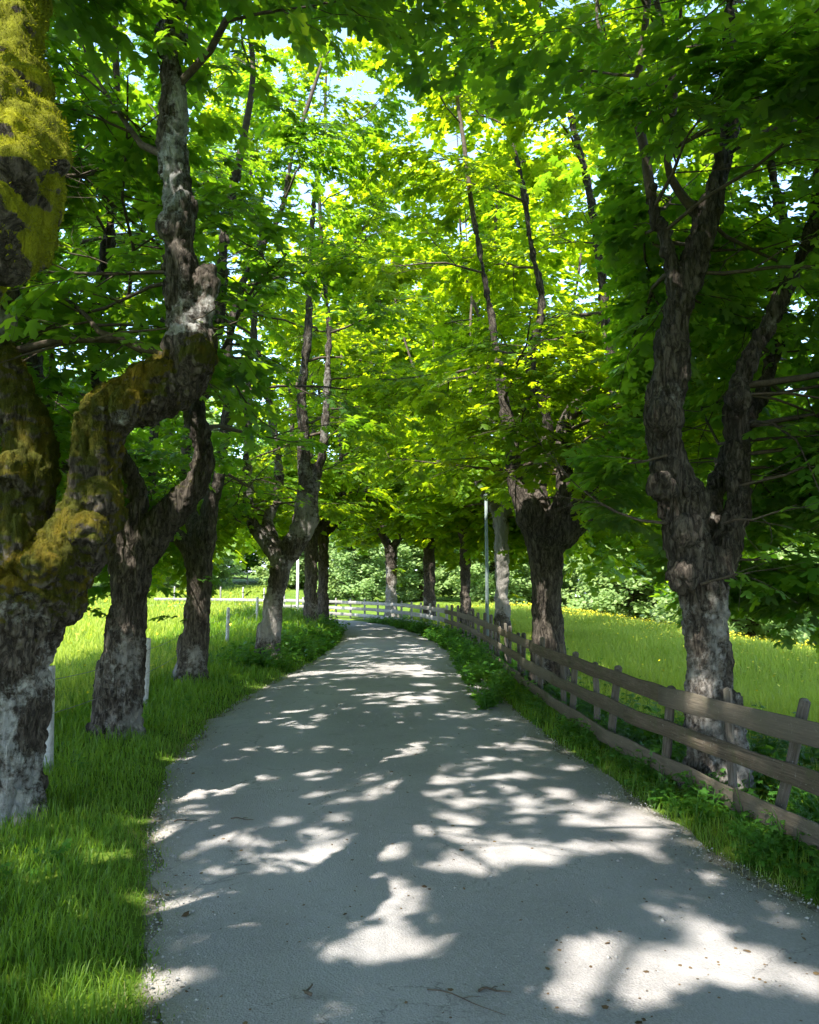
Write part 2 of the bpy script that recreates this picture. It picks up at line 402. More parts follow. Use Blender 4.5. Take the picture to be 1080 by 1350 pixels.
# gaps in the leaf roof: sunlight falls through them on to these spots of the lane, verge and trunks
GAPS = [(GP(x, y), r) for x, y, r in [
    (800, 1268, .24), (850, 1292, .26), (930, 1275, .22), (1000, 1262, .14), (750, 1318, .15), (880, 1212, .10), (930, 1230, .12), (1065, 1300, .14), (1020, 1212, .09),
    (510, 1255, .17), (450, 1255, .13), (565, 1252, .13), (290, 1195, .2), (235, 1200, .16), (335, 1212, .11), (250, 1240, .08),
    (545, 1190, .10), (500, 1128, .2), (450, 1130, .15), (590, 1142, .12), (690, 1128, .26), (640, 1150, .15), (760, 1125, .16), (540, 1090, .08), (460, 1080, .09),
    (380, 1085, .11), (330, 1105, .08), (345, 1150, .08), (290, 1150, .08), (240, 1120, .06), (690, 1025, .15), (740, 1050, .12), (700, 1062, .10), (790, 1062, .08), (670, 985, .10), (640, 1005, .08),
    (310, 1037, .13), (370, 1015, .08), (430, 990, .12), (450, 1020, .08), (600, 975, .10), (560, 905, .18), (500, 922, .08), (410, 962, .16), (360, 925, .1), (940, 1160, .10), (850, 1100, .06),
    (540, 852, .3), (470, 880, .15), (600, 940, .1), (520, 870, .15), (800, 1010, .08), (530, 1000, .1), (580, 1050, .09), (620, 1090, .12),
    (150, 1130, .14), (90, 1160, .14), (170, 1240, .14), (60, 1230, .1), (130, 1060, .1), (200, 965, .14), (235, 1290, .14), (130, 1315, .2), (180, 1300, .16), (40, 1290, .1), (265, 940, .2), (190, 1180, .12), (100, 1215, .1), (185, 1080, .1), (230, 1000, .1), (340, 905, .2), (400, 860, .2), (60, 1130, .08), (850, 1080, .12), (720, 975, .12), (650, 895, .15)]]
GAPS += [(W(x, y, Y), r) for x, y, Y, r in [
    (25, 130, 2.7, .30), (60, 190, 2.7, .15), (0, 90, 2.7, .22), (80, 735, 5.8, .10), (45, 690, 5.8, .12), (20, 545, 5.9, .08), (12, 620, 5.9, .10), (40, 545, 5.8, .06), (118, 560, 5.8, .06),
    (228, 120, 5.9, .10), (230, 200, 5.9, .10), (236, 310, 5.9, .12), (250, 400, 5.9, .10), (228, 40, 5.9, .10), (20, 1075, 6, .1),
    (401, 470, 17.6, .25), (395, 540, 17.6, .2), (328, 570, 17.6, .2), (432, 520, 17.6, .2), (355, 840, 17.6, .15), (675, 620, 12.7, .2), (710, 760, 12.7, .12),
    (905, 890, 6.2, .10), (912, 930, 6.2, .06), (880, 640, 6.2, .05), (270, 690, 13.6, .12), (516, 780, 39, .5), (613, 770, 27.5, .3), (655, 720, 22.5, .3), (795, 440, 13, .2), (850, 940, 6.0, .05), (905, 915, 5.9, .05), (760, 880, 8.6, .05)]]
GAPS += [(W(x, y, Y), r) for x, y, Y, r in [
    (600, 300, 12, .5), (650, 380, 12, .5), (560, 420, 13, .5), (700, 260, 12.5, .5), (620, 200, 13, .5), (540, 130, 14, .6), (480, 200, 15, .6), (690, 470, 12, .45), (610, 500, 14, .5),
    (560, 330, 15, .6), (660, 150, 14, .5), (730, 350, 12, .4), (500, 420, 20, .7), (540, 500, 22, .7), (470, 520, 22, .7), (590, 580, 22, .6), (500, 600, 28, .9), (560, 640, 28, .8),
    (450, 440, 18, .5), (480, 660, 34, 1.), (420, 620, 24, .6), (620, 640, 20, .5), (560, 560, 26, .8), (260, 620, 9.2, .3), (310, 660, 14, .4), (160, 700, 9, .2), (120, 330, 7.5, .3), (160, 400, 8, .35), (330, 300, 9, .3), (390, 380, 12, .4)]]
_r = random.Random(23)
for _ in range(46):       # bigger breaks that let the sun into the farther crowns
    y = _r.uniform(13, 34); GAPS.append((W(_r.uniform(300, 700), _r.uniform(250, 690), y), .016*y+_r.uniform(.1, .3)))
for x, y, Y, r in [(401, 420, 17.5, .4), (400, 500, 17.5, .4), (328, 540, 17.5, .35), (432, 500, 17.5, .35), (228, 80, 5.7, .16), (232, 180, 5.7, .16), (236, 290, 5.7, .18), (20, 560, 5.7, .2), (60, 700, 5.7, .2), (110, 640, 5.7, .12), (180, 510, 5.7, .1),
                   (160, 800, 8.9, .12), (255, 760, 13.7, .2), (362, 800, 17.6, .25), (700, 780, 12.5, .2), (875, 600, 6.5, .1), (900, 420, 6.5, .12), (912, 850, 6.5, .12), (516, 720, 39, .8), (516, 800, 39, .6), (565, 720, 34, .5), (613, 740, 27, .4), (660, 740, 22.5, .4)]:
    GAPS.append((W(x, y, Y), r))
for _ in range(330):      # small openings, in loose rows
    y = 5.2*math.exp(_r.random()*1.95); f = _r.uniform(.04, .96)
    x = np.interp(y, [3.17, 7.98, 12.7, 24.5, 35.3], [-1., -2.25, -2.42, -2.0, -3.1])*(1-f)+np.interp(y, [3.17, 7.65, 13.6, 20.4, 28.2, 36], [2.3, 1.68, 1.26, 1.1, .45, -1.8])*f
    r = _r.uniform(.015, .075)*(1+.03*y)
    for k in range(_r.choice((1, 2, 3))): GAPS.append((Vector((x+_r.gauss(0, .22), y+_r.gauss(0, .10), 0)), r*_r.uniform(.5, 1.2)))
gapP = np.array([tuple(g[0]) for g in GAPS]); gapR = np.array([g[1] for g in GAPS]); svn = np.array(tuple(sv))
def open_mask(P):
    """True where a leaf may grow: outside the sun gaps and the open vault over the lane"""
    ok = np.ones(len(P), bool)
    for c, r in zip(gapP, gapR):
        q = P-c; t = q@svn; dd = np.linalg.norm(q-t[:, None]*svn, axis=1); ok &= ~((dd < r*(.92 if r > .16 else .8)+.045) & (t > .3))
    x, y, z = P.T; wv = .9*np.sin(x*1.9+z*1.3)*np.sin(y*1.1+z*.8)
    ok &= ~((y < 10.2) & (y > 0) & (x > -.115*y+.25*wv) & (x < .215*y+.25*wv) & (z < 1.7+.585*y+.8*wv))
    sp = np.random.default_rng(len(P)).random(len(P)) > .10      # thin, see-through crown sides close to the lane
    ok &= ~((y > .5) & (y < 6.25) & (x > .9) & (z < 1.7+.54*y+.3*wv) & sp)
    ok &= ~((y > .5) & (y < 5.7) & (x < -.8) & (z < 1.7+.54*y+.3*wv) & sp)
    ok &= ~((y > 11.5) & (y < 17.3) & (x > -.213*y) & (x < -.083*y) & (z > 1.7+.10*y) & (z < 1.7+.36*y) & (np.random.default_rng(len(P)+1).random(len(P)) > .15))
    return ok

# ------------------------------------------------------------------ leaves
LEAF_OUT = np.array([(0, .04), (.34, -.02), (.22, .22), (.52, .42), (.43, .62), (.17, .54), (.20, .78), (0, 1.0), (-.20, .78), (-.17, .54), (-.43, .62), (-.52, .42), (-.22, .22), (-.34, -.02)])
LEAF_C = np.array((0, .33))
def leaf_mesh(name, P, D, Nn, Sz, detail):
    """P base points, D tip direction, Nn upper normal, Sz size"""
    P = np.asarray(P); D = np.asarray(D, float); Nn = np.asarray(Nn, float); Sz = np.asarray(Sz)[:, None]
    D /= np.linalg.norm(D, axis=1)[:, None]
    X = np.cross(D, Nn); X /= np.linalg.norm(X, axis=1)[:, None]+1e-9
    Z = np.cross(X, D)
    n = len(P)
    if detail:
        L = np.vstack([LEAF_C, LEAF_OUT]); k = len(L)
        rr = np.abs(L[:, 0])
        lz = -.30*rr**1.3-.16*(L[:, 1]-.33)**2; lz[0] = .03
        lz[[3, 6, 10, 13]] += .02
    else:
        L = np.array([(0, .3), (.30, -.02), (.50, .52), (0, 1.0), (-.50, .52), (-.30, -.02)]); k = 6
        lz = np.array([.05, -.08, -.12, -.10, -.12, -.08])
    curl = rng.uniform(.5, 1.7, (n, 1))
    V = P[:, None, :]+Sz[:, :, None]*(L[None, :, 0:1]*X[:, None, :]+L[None, :, 1:2]*D[:, None, :]+(lz[None, :]*curl)[:, :, None]*Z[:, None, :])
    m = k-1
    tri = np.array([(0, 1+i, 1+(i+1) % m) for i in range(m)])
    F = (tri[None]+(np.arange(n)*k)[:, None, None]).reshape(-1, 3)
    return new_mesh(name, V.reshape(-1, 3), F)

class Foliage:
    def __init__(s): s.P = []; s.D = []; s.N = []; s.S = []
    def spray(s, pts, rnd, n, size, ang=.95):
        m = len(pts)
        for i in range(n):
            t = (i+rnd.random())/n; f = .12+.88*t
            q = f*(m-1); j = min(int(q), m-2); p = pts[j].lerp(pts[j+1], q-j)
            d = (pts[j+1]-pts[j]).normalized()
            side = Vector((-d.y, d.x, 0))
            if side.length < .1: side = Vector((1, 0, 0))
            side.normalize(); sg = 1 if i % 2 else -1
            a = ang*(1-.6*t)*rnd.uniform(.6, 1.3)
            dr = d*math.cos(a)+side*sg*math.sin(a)
            dr.z = dr.z*.5-rnd.uniform(.05, .55)
            stem = rnd.uniform(.03, .09)*(size/.13)
            nn = Vector((rnd.gauss(0, .30), rnd.gauss(0, .30), 1))+Vector((d.x, d.y, 0))*.35
            s.P.append(tuple(p+dr.normalized()*stem)); s.D.append(tuple(dr)); s.N.append(tuple(nn)); s.S.append(size*rnd.uniform(.65, 1.25))
    def build(s, name, mt, parent, detail=True, bare=None):
        if not s.P: return None
        if parent is not None and parent.location.length > 0:
            P = np.array(s.P)+np.array(tuple(parent.location)); k = open_mask(P)
            if bare is not None and len(bare):     # few leaves grow close to the old wood
                dm = np.full(len(P), 9.)
                for b in bare: dm = np.minimum(dm, np.linalg.norm(P-b, axis=1))
                k &= (dm > .33) | (np.random.default_rng(3).random(len(P)) < .12)
            s.P, s.D, s.N, s.S = (np.array(v)[k] for v in (s.P, s.D, s.N, s.S))
        return link(name, leaf_mesh(name, s.P, s.D, s.N, s.S, detail), mt, parent)

# ------------------------------------------------------------------ trees
def attr_trunk(me, mossy, lichen, seed, base_z, burn, mtop=99):
    n = len(me.vertices); co = np.empty(n*3, np.float32); me.vertices.foreach_get('co', co); co = co.reshape(-1, 3)
    no = np.empty(n*3, np.float32); me.vertices.foreach_get('normal', no); no = no.reshape(-1, 3)
    mo = np.empty(n, np.float32); li = np.empty(n, np.float32)
    if n > 30000 and seed != 5:      # deep bark ridges
        k = np.array([mn.noise(Vector((c[0]*10+seed, c[1]*10, c[2]*1.3)))*.75+.3*mn.noise(Vector((c[0]*25, c[1]*25+seed, c[2]*4))) for c in co.tolist()])
        co = co+no*((.014-.034*np.clip(1-np.abs(k)/.22, 0, 1))*np.clip(1.1-.25*mossy, .6, 1))[:, None].astype(np.float32)
        me.vertices.foreach_set('co', co.ravel()); me.update()
    for i in range(n):
        p = Vector(co[i])*1.0; p.x += seed*7.3
        a = mn.noise(p*1.6)*.55+mn.noise(p*4.5)*.35
        h = co[i][2]
        mo[i] = mossy*(.55+.55*a+(.62 if seed == 5 else .42)*no[i][2]+.10*no[i][1])*min(1, max(.0, (h-burn)/.8+.15))*min(1, max(.12, (mtop-h)/.4+.5))  # the bulging limb's underside shade is put in as thinner moss
        q = 1/(1+math.exp((h-burn+.5*mn.noise(p*1.1))*3.2)); q = max(q, .55*(mtop < 90 and h > mtop)); li[i] = lichen*(.12+.75*q+mn.noise(p*2.3+Vector((5, 5, 5)))*.8)
    me.attributes.new('moss', 'FLOAT', 'POINT').data.foreach_set('value', mo)
    me.attributes.new('lichen', 'FLOAT', 'POINT').data.foreach_set('value', li)
    return co, no, mo

tex_c = bpy.data.textures.new('knobs', 'CLOUDS'); tex_c.noise_scale = .28; tex_c.noise_depth = 3
tex_f = bpy.data.textures.new('crust', 'CLOUDS'); tex_f.noise_scale = .07; tex_f.noise_depth = 3
def fuse(tubes, name, voxel, disp, disp2):
    me = tubes.mesh(name+'_raw', False)
    o = bpy.data.objects.new('tmp', me); COL.objects.link(o)
    r = o.modifiers.new('r', 'REMESH'); r.mode = 'VOXEL'; r.voxel_size = voxel; r.use_smooth_shade = True
    s_ = o.modifiers.new('s', 'SMOOTH'); s_.iterations = 3; s_.factor = .6
    for t, q in ((tex_c, disp), (tex_f, disp2)):
        if q:
            d_ = o.modifiers.new('d', 'DISPLACE'); d_.texture = t; d_.strength = q; d_.mid_level = .5; d_.texture_coords = 'LOCAL'
    dg = bpy.context.evaluated_depsgraph_get(); ev = o.evaluated_get(dg)
    m2 = bpy.data.meshes.new_from_object(ev); m2.name = name
    bpy.data.objects.remove(o); bpy.data.meshes.remove(me)
    m2.polygons.foreach_set('use_smooth', np.ones(len(m2.polygons), dtype=bool)); m2.update()
    return m2

def unit(v): return v.normalized() if v.length > 1e-6 else Vector((0, 0, 1))

def grow(rnd, p, d, L, r, lvl, T, Fo, par, keep):
    nseg = {1: 6, 2: 4, 3: 3}[lvl]
    pts = [p.copy()]; dd = d.normalized(); step = L/nseg
    for i in range(nseg):
        wob = {1: .20, 2: .24, 3: .22}[lvl]
        trop = {1: par['up1'], 2: par['up2'], 3: -.10}[lvl]
        dd = unit(dd+Vector((rnd.gauss(0, wob), rnd.gauss(0, wob), rnd.gauss(0, wob*.7)+trop)))
        q_ = pts[-1]+dd*step
        if lvl < 3 and not keep(q_): break
        pts.append(q_)
    nseg = len(pts)-1
    if nseg < (4 if lvl == 1 else 2): return
    if not keep(pts[-1]):
        if lvl == 3 or not keep(pts[len(pts)//2]): return
    rr = [r*(1-.75*i/nseg) for i in range(nseg+1)]
    if lvl < 3: T.add(pts, rr, 6 if lvl == 1 else 4, cap=False)
    elif par['twigs']: T.add(pts, rr, 3, cap=False)
    if lvl == 3:
        if keep(pts[-1]): Fo.spray(pts, rnd, par['nl'], par['leaf'])
        return
    if keep(pts[nseg//2+1]): Fo.spray(pts[(1 if lvl == 2 else 2):], rnd, par['nl'] if lvl == 2 else 2*par['nl'], par['leaf'], 1.25)
    nc = par['n2'] if lvl == 1 else par['n3']
    for k in range(nc):
        f = .22+.78*(k+rnd.random())/nc if lvl == 1 else .15+.85*(k+rnd.random()*.9)/nc
        f = min(f, .999); q = f*nseg; j = int(q); c = pts[j].lerp(pts[j+1], q-j); a = unit(pts[j+1]-pts[j])
        side = a.cross(Vector((0, 0, 1)));
        if side.length < .15: side = Vector((math.cos(k), math.sin(k), 0))
        side.normalize(); sg = 1 if k % 2 else -1
        nd = unit(a*rnd.uniform(.4, 1.0)+side*sg*rnd.uniform(.5, 1.1)+Vector((0, 0, rnd.uniform(-.45, .35))))
        grow(rnd, c, nd, (L*rnd.uniform(.42, .62) if lvl == 1 else par['tw']*rnd.uniform(.7, 1.3)), r*(1-.6*f)*.55, lvl+1, T, Fo, par, keep)

def leafy(Fo, n0, base):
    """a branch that would end up nearly bare never grew: drop it with its few leaves"""
    P = np.array(Fo.P[n0:])
    if len(P):
        k = open_mask(P+np.array(tuple(base))).sum()
        if k > 70 and k > .45*len(P): return True
    for v in (Fo.P, Fo.D, Fo.N, Fo.S): del v[n0:]
    return False

def make_tree(name, label, trunk, limbs, H, seed, par, mossy=.8, lichen=.6, voxel=.04, disp=.10, disp2=.03, group=None,
              bark='bark', burls=(), burn=.9, keep=None, detail=True, cat='tree', leafmat='leaf', extra=(), shoots=2, mtop=99):
    """trunk: list of (point, radius); limbs: list of lists of (point, radius, ...)"""
    rnd = random.Random(seed)
    base = trunk[0][0].copy(); base.z = tz(base.x, base.y)
    root = empty(name, base); tag(root, label, cat, group)
    keep = keep or (lambda q: True)
    T = Tubes()
    P, Rr = catmull([t[0]-base for t in trunk], [t[1] for t in trunk], 6)
    T.add(P, [q*par.get('thin', .93) for q in Rr], 14)
    rb = trunk[0][1]
    for k in range(6):       # root flare
        a = k*math.pi/3+rnd.uniform(-.4, .4); o = Vector((math.cos(a), math.sin(a), 0))
        T.add([o*rb*.42+Vector((0, 0, .8)), o*rb*.58+Vector((0, 0, .3)), o*rb*rnd.uniform(.72, .92)+Vector((0, 0, -.02)), o*rb*1.25+Vector((0, 0, -.3))],
              [rb*.30, rb*.36, rb*.38, rb*.3], 8)
    full = []
    for lb in limbs:
        pts = [q[0]-base for q in lb]; rad = [q[1] for q in lb]
        top = pts[-1]
        if top.z+base.z < H-.5 and not (len(lb[-1]) > 2 and lb[-1][2] == 'stub'):
            # the leader carries on upwards
            d = unit(pts[-1]-pts[-2]); n = max(2, int((H-top.z-base.z)/1.1)); q = top.copy(); rr = rad[-1]; r0 = rr
            for i in range(n):
                d = unit(d*.8+Vector((rnd.gauss(0, .16), rnd.gauss(0, .16), .55))+Vector((q.x, q.y, 0))*.03)
                q = q+d*(H-top.z-base.z)/n*rnd.uniform(.9, 1.1); rr = max(.015, r0*(1-.85*(i+1)/n)); pts.append(q.copy()); rad.append(rr)
        C, CR = catmull(pts, [q*par.get('thin', .93) for q in rad], 5)
        full.append((C, CR, len(lb[-1]) > 2 and lb[-1][2] == 'stub'))
        # fused part: thick stretch only
        cut = next((i for i, r_ in enumerate(CR) if r_ < max(.045, voxel*1.1) and i > 4), len(C))
        T.add(C[:cut], CR[:cut], 10)
        for _ in range(int(par.get('knobs', 3))):
            i = rnd.randrange(2, max(3, cut-1)) if cut > 4 else 1
            i = min(i, len(C)-1)
            o = Vector((rnd.gauss(0, 1), rnd.gauss(0, 1), rnd.gauss(0, .6))).normalized()
            T.ball(C[i]+o*CR[i]*.5, CR[i]*rnd.uniform(.6, .95), (1, 1, rnd.uniform(.8, 1.4)))
    for c, r_ in burls: T.ball(c-base, r_, (1, 1, 1.1))
    me = fuse(T, 'trunk', voxel, disp, disp2)
    co, no, mo = attr_trunk(me, mossy, lichen, seed, 0, burn, mtop)
    link('trunk', me, M[bark], root)
    Fo = Foliage(); kl = lambda q: keep(q+base)
    for li, (C, CR, stub) in enumerate(full):
        if stub: continue
        cut = next((i for i, r_ in enumerate(CR) if r_ < max(.045, voxel*1.1) and i > 4), len(C))
        B = Tubes()
        if cut < len(C): B.add(C[max(cut-2, 0):], CR[max(cut-2, 0):], 7)
        grow(rnd, C[-1], Vector((rnd.gauss(0, .2), rnd.gauss(0, .2), 1)), par['L1']*.45, .018, 2, B, Fo, par, kl)
        if B.V: link('branch', B.mesh('branch'), M['twig'], root)
        zs = [c.z+base.z for c in C]; lo = par.get('lo', 3.0)
        i0 = next((i for i, z in enumerate(zs) if z > lo), len(C)-2)
        nb = par['n1']
        for k in range(nb):
            f = (k+rnd.random()*.8)/nb; i = min(int(i0+f*(len(C)-1-i0)), len(C)-2)
            a = k*2.4+rnd.uniform(-.5, .5)+li*1.7
            outw = unit(Vector((C[i].x, C[i].y, 0)))
            o = Vector((math.cos(a), math.sin(a), 0))+outw*.55+Vector((*par.get('bias', (0, 0)), 0))
            el = par['el0']+(par['el1']-par['el0'])*f
            dn = unit(unit(o)*math.cos(el)+Vector((0, 0, math.sin(el))))
            L = par['L1']*(1.1-.5*f)*rnd.uniform(.7, 1.2)
            B = Tubes(); n0 = len(Fo.P); grow(rnd, C[i], dn, L, min(.034, max(CR[i]*.4, .015)), 1, B, Fo, par, kl)
            if leafy(Fo, n0, base) and B.V: link('branch', B.mesh('branch'), M['twig'], root)
    top = P[-1]                 # low outer branches that droop over the meadow
    sgn = -1 if base.x < -.5*(base.y > 36) else 1
    for k in range(par.get('skirt', 16)):
        a = (k+rnd.random())/par.get('skirt', 16)*math.pi*1.25-math.pi*.625+(0 if sgn > 0 else math.pi)
        li = rnd.randrange(len(full)); C, CR, _ = full[li]; i = min(len(C)-1, rnd.randrange(6, 16))
        pd = dict(par, up1=-.055, up2=-.05, n2=9)
        B = Tubes(); n0 = len(Fo.P); grow(rnd, C[i], Vector((math.cos(a), math.sin(a), rnd.uniform(0, .45))), rnd.uniform(2.2, 3.8), .019, 1, B, Fo, pd, kl)
        if leafy(Fo, n0, base) and B.V: link('branch', B.mesh('branch'), M['twig'], root)
    for k in range(shoots):  # leafy shoots straight from the old wood
        i = rnd.randrange(len(P)//2, len(P)); a = rnd.uniform(0, 6.28)
        B = [P[i], P[i]+Vector((math.cos(a)*.35, math.sin(a)*.35, .15)), P[i]+Vector((math.cos(a)*.6, math.sin(a)*.6, .1))]
        Fo.spray(B, rnd, 9, par['leaf'])
    for (p, d, L) in extra:
        B = Tubes(); grow(rnd, p-base, d, L, .014, 1 if L > 1 else 2, B, Fo, dict(par, up1=-.05, up2=-.06), lambda q: q.z+base.z > .95)
        if B.V: Fo.spray([v.copy() for v in B.V[6:42:6]] if len(B.V) > 42 else [B.V[0], B.V[-1]], rnd, 46, par['leaf'], 1.3)
        if B.V: link('branch', B.mesh('branch'), M['twig'], root)
    bare = [np.array(tuple(c+base+Vector((0, -q*.55, 0)))) for C, CR, _ in full for c, r_ in list(zip(C, CR))[::3] if r_ > .055 for q in range(par.get('front', 1)+1)]
    Fo.build('crown', M[leafmat], root, detail, bare)
    print(name, 'leaves', len(Fo.P), 'trunk verts', len(co))
    return root, (co, no, mo)

def LP(Y, rows):   # rows of (px, py, half-width px [, dY])
    out = []
    for q in rows:
        y = Y+(q[3] if len(q) > 3 and not isinstance(q[3], str) else 0)
        t = (W(q[0], q[1], y), q[2]/FP*y)
        if isinstance(q[-1], str): t = t+(q[-1],)
        out.append(t)
    return out
def base_pt(px, Y, r):
    x = (px-540)/FP*Y/ (math.cos(PITCH)) ; return [(Vector((x, Y, tz(x, Y)-.3)), r*1.12), (Vector((x, Y, tz(x, Y)+.12)), r*1.03)]

def corridor(q):
    # traffic keeps the space over the lane clear; nothing hangs in front of the lens
    x, y, z = q
    if y < 45 and y > -6:
        l = lx(y) if y < 30 else -3; r_ = rx(y) if y < 30 else 0
        if l-1.3 < x < r_+1.0 and z < 3.1+((.5+1.3*mn.noise(Vector((x*.6, y*.35, 2)))) if y > 20 else .5*mn.noise(Vector((x, y*.6, 2))))+.35*max(0, 1-abs(x-(l+r_)/2)/3): return False
        if z < (2.35 if -4.0 < x < 2.9 else 1.45): return False
    if y < 5.0 and abs(x) < 3.2 and z < 1.7+1.05*y*.62+.9: return False
    if (q-Vector((0, 0, 1.7))).length < 3.4: return False
    if .5 < y < 6.2 and x > .9 and z < 1.7+.50*y: return False
    if .5 < y < 5.6 and x < -.8 and z < 1.7+.50*y: return False
    if 0 < y < 11 and -.135*y-.1 < x < .235*y+.1 and z < 1.7+.60*y: return False
    return True

PAR = dict(n1=11, n2=8, n3=6, nl=12, L1=2.9, tw=.55, leaf=.15, up1=.02, up2=-.04, el0=-.10, el1=.95, twigs=True, lo=3.0, knobs=5)
def P_(**k): d = dict(PAR); d.update(k); return d
GL = 'old maples along the left of the lane'; GR = 'old maples along the right of the lane'

fuzz_src = []
# --- left side
Y = 6.1
r1, s1 = make_tree('maple_tree', 'massive mossy forked maple at the left edge with white lichen on its foot',
    base_pt(0, Y, 62/FP*Y)+LP(Y, [(-2, 1000, 58), (0, 930, 60), (5, 860, 64), (22, 800, 74), (42, 762, 78)]),
    [LP(Y, [(50, 790, 60), (85, 735, 50), (118, 680, 42), (128, 630, 37), (128, 580, 35), (150, 543, 40), (195, 520, 43), (236, 496, 39), (254, 452, 34), (245, 405, 29), (238, 350, 26), (233, 290, 22), (229, 210, 20), (228, 120, 19), (226, 30, 18), (224, -80, 17), (226, -200, 15)]),
     LP(Y, [(252, 470, 30), (262, 420, 24), (268, 385, 17), (271, 352, 10, 'stub')]),
     LP(Y, [(25, 790, 62), (22, 735, 48), (26, 680, 42), (38, 625, 38), (38, 580, 36), (22, 535, 33), (4, 495, 31), (-8, 450, 26, .1), (0, 410, 19, .2), (4, 360, 17, .3), (-10, 250, 16, .4), (-40, 100, 15, .5)]),
     LP(Y, [(-20, 800, 50), (-90, 720, 40), (-150, 620, 32, .4), (-170, 480, 26, .8), (-190, 300, 20, 1)])],
    13, 3, P_(n1=10, skirt=12), mossy=1.35, lichen=.9, voxel=.017, disp=.14, disp2=.05, group=GL, bark='bark_mossy', burn=1.0,
    burls=[(W(132, 655, 5.95), .13), (W(118, 700, 5.9), .12), (W(60, 745, 5.85), .16), (W(170, 535, 5.9), .14), (W(262, 470, 5.95), .13), (W(15, 620, 5.9), .12), (W(-20, 890, 5.9), .2)],
    keep=corridor, shoots=0, mtop=3.5)
fuzz_src.append((r1, s1, .35, .022))

T0 = Vector((-2.75, 2.7, 0))
r0, s0 = make_tree('maple_tree', 'thick bulging limb of bright yellow green moss at the top left corner',
    [(Vector((-2.75, 2.7, -.3)), .42), (Vector((-2.75, 2.7, .1)), .38), (Vector((-2.7, 2.7, 1.2)), .33), (Vector((-2.7, 2.72, 2.0)), .34)],
    [[(Vector((-2.68, 2.72, 1.95)), .28), (Vector((-2.3, 2.85, 2.35)), .24), (W(-75, 345, 2.95), .20), (W(-18, 265, 2.95), .225), (W(0, 200, 3.0), .20), (W(12, 120, 3.14), .165), (W(22, 40, 3.22), .15), (W(16, -60, 3.25), .145), (W(-20, -200, 3.1), .16), (W(-60, -420, 3.3), .13)],
     [(Vector((-2.75, 2.7, 1.9)), .26), (Vector((-3.2, 2.5, 2.5)), .22), (Vector((-3.4, 2.3, 3.6)), .17), (Vector((-3.6, 2.2, 5.5)), .12)],
     [(Vector((-2.7, 2.7, 1.9)), .2), (Vector((-2.7, 3.1, 2.7)), .15), (Vector((-3.0, 3.4, 4.2)), .11), (Vector((-3.0, 3.4, 6)), .09)]],
    13, 5, P_(lo=4.6, skirt=4), mossy=2.2, lichen=.3, voxel=.018, disp=.15, disp2=.05, group=GL, bark='bark_bright_moss', burn=-2,
    burls=[(W(8, 225, 2.78), .225), (W(-12, 285, 2.78), .215), (W(36, 180, 2.86), .13), (W(26, 300, 2.82), .12), (W(-25, 160, 2.78), .19)], keep=corridor, shoots=0)
fuzz_src.append((r0, s0, .3, .026))

Y = 9.2
make_tree('maple_tree', 'dark upright maple with a leafy sprig at its fork, right of the mossy one',
    base_pt(160, Y, 29/FP*Y)+LP(Y, [(160, 930, 29), (161, 880, 29), (165, 840, 27), (171, 790, 25), (173, 745, 29)]),
    [LP(Y, [(178, 745, 24), (207, 700, 24), (236, 665, 22), (260, 636, 18), (268, 595, 14), (262, 540, 11), (278, 470, 9), (292, 400, 8), (294, 320, 7)]),
     LP(Y, [(168, 740, 20), (172, 695, 16), (182, 650, 13), (155, 590, 11), (130, 510, 10), (125, 430, 8), (140, 340, 7)]),
     LP(Y, [(165, 745, 20), (120, 680, 15, .3), (75, 590, 13, .5), (46, 500, 13, .6), (36, 420, 12, .6), (30, 330, 11, .6)])],
    12, 8, P_(lo=3.0, n1=11), mossy=.62, lichen=.66, voxel=.024, disp=.10, disp2=.04, group=GL, keep=corridor, shoots=3, burn=1.1)
Y = 14.1
make_tree('maple_tree', 'third clear trunk on the left, pale lichen strip down a dark knobbly stem',
    base_pt(255, Y, 20/FP*Y)+LP(Y, [(256, 870, 19), (259, 820, 18), (263, 770, 18), (262, 735, 20)]),
    [LP(Y, [(264, 735, 18), (272, 700, 16), (276, 668, 12), (290, 620, 9), (300, 540, 8), (302, 450, 7)]),
     LP(Y, [(258, 740, 14), (240, 712, 11), (214, 688, 8), (200, 630, 7), (205, 540, 6)]),
     LP(Y, [(262, 730, 14), (255, 690, 10, .6), (245, 620, 8, 1), (250, 520, 7, 1.2)])],
    13.5, 11, P_(n1=12), mossy=.5, lichen=.75, voxel=.04, group=GL, keep=corridor, shoots=3, burn=1.0)
Y = 18
make_tree('maple_tree', 'leaning maple on the left with several tall pale sunlit stems above its fork',
    base_pt(355, Y, 16/FP*Y)+LP(Y, [(356, 845, 15), (360, 800, 13.5), (368, 760, 14), (373, 735, 17)]),
    [LP(Y, [(368, 735, 14), (346, 706, 11), (329, 682, 8.5), (327, 620, 7), (327, 540, 6), (330, 470, 5)]),
     LP(Y, [(378, 735, 14), (394, 700, 13), (401, 650, 11), (401, 580, 9), (398, 520, 7.5), (405, 450, 6.5), (408, 400, 6)]),
     LP(Y, [(382, 735, 12), (410, 690, 10), (413, 650, 8), (426, 590, 6.5), (430, 540, 6), (432, 490, 5)]),
     LP(Y, [(370, 730, 12), (352, 690, 9, .5), (368, 640, 7, .7), (360, 560, 6, .7)])],
    14, 14, P_(n1=10, lo=4.6, front=5), mossy=.45, lichen=.7, voxel=.045, group=GL, leafmat='leaf_sunlit', keep=corridor, shoots=2, burn=7)  # lichen reaching high puts the sunlight on the stems into their bark colour

